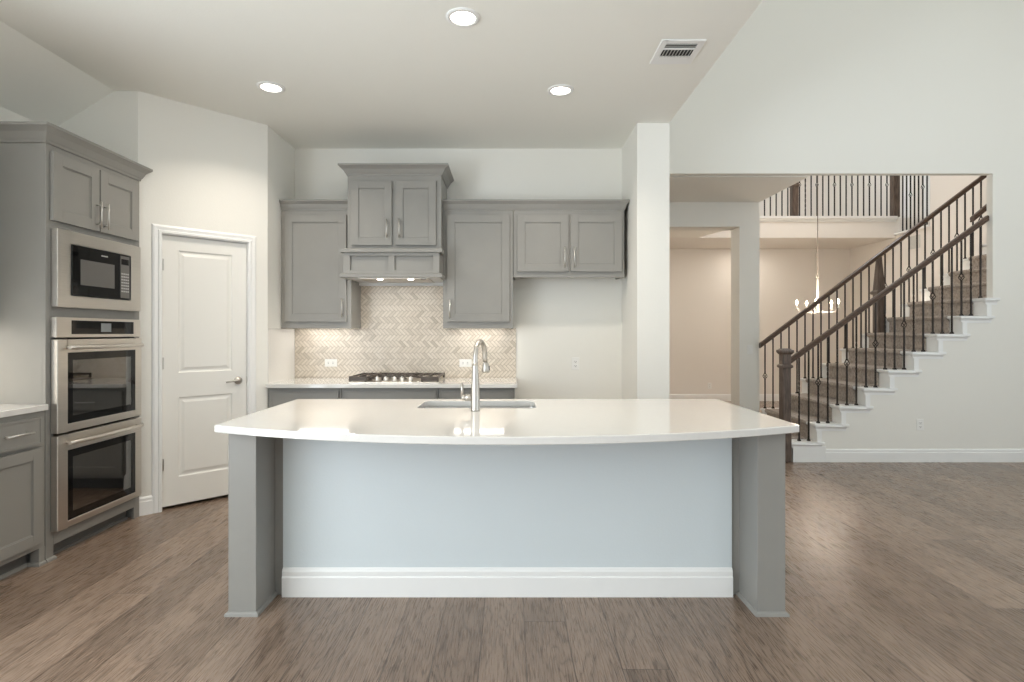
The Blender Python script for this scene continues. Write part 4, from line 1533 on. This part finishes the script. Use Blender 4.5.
# ------------------------------------------------------------------ chandelier in the stair hall
CHX, CHY = 4.575, 8.3
fD = 560 / CHY
ch = thing('chandelier', 'pale candle chandelier hanging on a long rod beyond the stairs', 'chandelier', (CHX, CHY, 1.6))
zz = lambda y: CAM_H + (333 - y) / fD
obj('canopy', MB().lathe([(0.0001, 0), (0.065, 0), (0.06, -0.02), (0.02, -0.035), (0.0001, -0.035)], (CHX, CHY, HI - .001), 20), 'chand', ch)
obj('rod', MB().tube([(CHX, CHY, zz(278)), (CHX, CHY, HI - 0.03)], 0.0055, 8), 'rod', ch)
lp = MB()
zl = zz(275.7)
lp.tube([(CHX + 0.028 * math.cos(2 * PI * i / 14), CHY, zl + 0.028 * math.sin(2 * PI * i / 14)) for i in range(15)], 0.005, 6)
obj('hanging_loop', lp, 'chand', ch)
obj('stem', MB().lathe([(0.0001, zz(314.5)), (0.014, zz(313.8)), (0.008, zz(312)), (0.022, zz(308)), (0.014, zz(304)), (0.018, zz(294)), (0.014, zz(284)), (0.02, zz(281)), (0.006, zz(279)), (0.0001, zz(278))], (CHX, CHY, 0), 16), 'chand', ch)
rg_ = MB()
NR = 40
rg_.tube([(CHX + 0.20 * math.cos(2 * PI * i / NR), CHY + 0.20 * math.sin(2 * PI * i / NR), zz(312.6)) for i in range(NR + 1)], 0.007, 6)
obj('ring', rg_, 'chand', ch)
cd = bpy.data.lights.new('chandelier_light', 'POINT')
for k in range(5):
    a = math.radians(165 + 72 * k)
    ca, sa = math.cos(a), math.sin(a)
    ax, ay = CHX + 0.28 * ca, CHY + 0.28 * sa
    arm = MB().tube([(CHX + 0.012 * ca, CHY + 0.012 * sa, zz(309)), (CHX + 0.12 * ca, CHY + 0.12 * sa, zz(313)), (CHX + 0.23 * ca, CHY + 0.23 * sa, zz(312.5)), (ax, ay, zz(309.5))], 0.006, 6)
    am = obj('arm', arm, 'chand', ch)
    obj('candle_cup', MB().lathe([(0.0001, 0), (0.012, 0), (0.034, 0.012), (0.030, 0.016), (0.0001, 0.016)], (ax, ay, zz(309.8)), 14), 'chand', am)
    obj('candle_sleeve', MB().lathe([(0.0001, 0), (0.011, 0), (0.011, 0.07), (0.0001, 0.07)], (ax, ay, zz(308.8)), 10), 'trim', am)
    zb_ = zz(308.8) + 0.07
    obj('bulb', MB().lathe([(0.0001, 0), (0.010, 0.004), (0.017, 0.022), (0.012, 0.045), (0.0001, 0.066)], (ax, ay, zb_), 12), 'bulb', am)
    l = bpy.data.objects.new('chandelier_light', bpy.data.lights.new('chandelier_light', 'POINT'))
    l.data.energy = 48
    l.data.color = (1.0, 0.86, 0.70)
    l.data.shadow_soft_size = 0.02
    COL.objects.link(l)
    l.location = (ax, ay, zb_ + 0.03)

# unseen fill lights added to brighten the stair hall and the rooms beyond it
for (x, y, z, p, c) in ((4.6, 8.4, HI - 0.03, 48, (0.97, 0.97, 1.0)), (2.3, 8.9, HEAD - 0.02, 18, SOFT), (4.6, 10.35, 2.96, 8, SOFT), (4.5, 10.4, HI - 0.03, 8, DAY), (7.6, 10.0, HI - 0.03, 15, DAY)):
    area_light('hall_fill_light', (x, y, z), (0, 0, 0), 0.5, 0.5, p, c, shape='DISK')
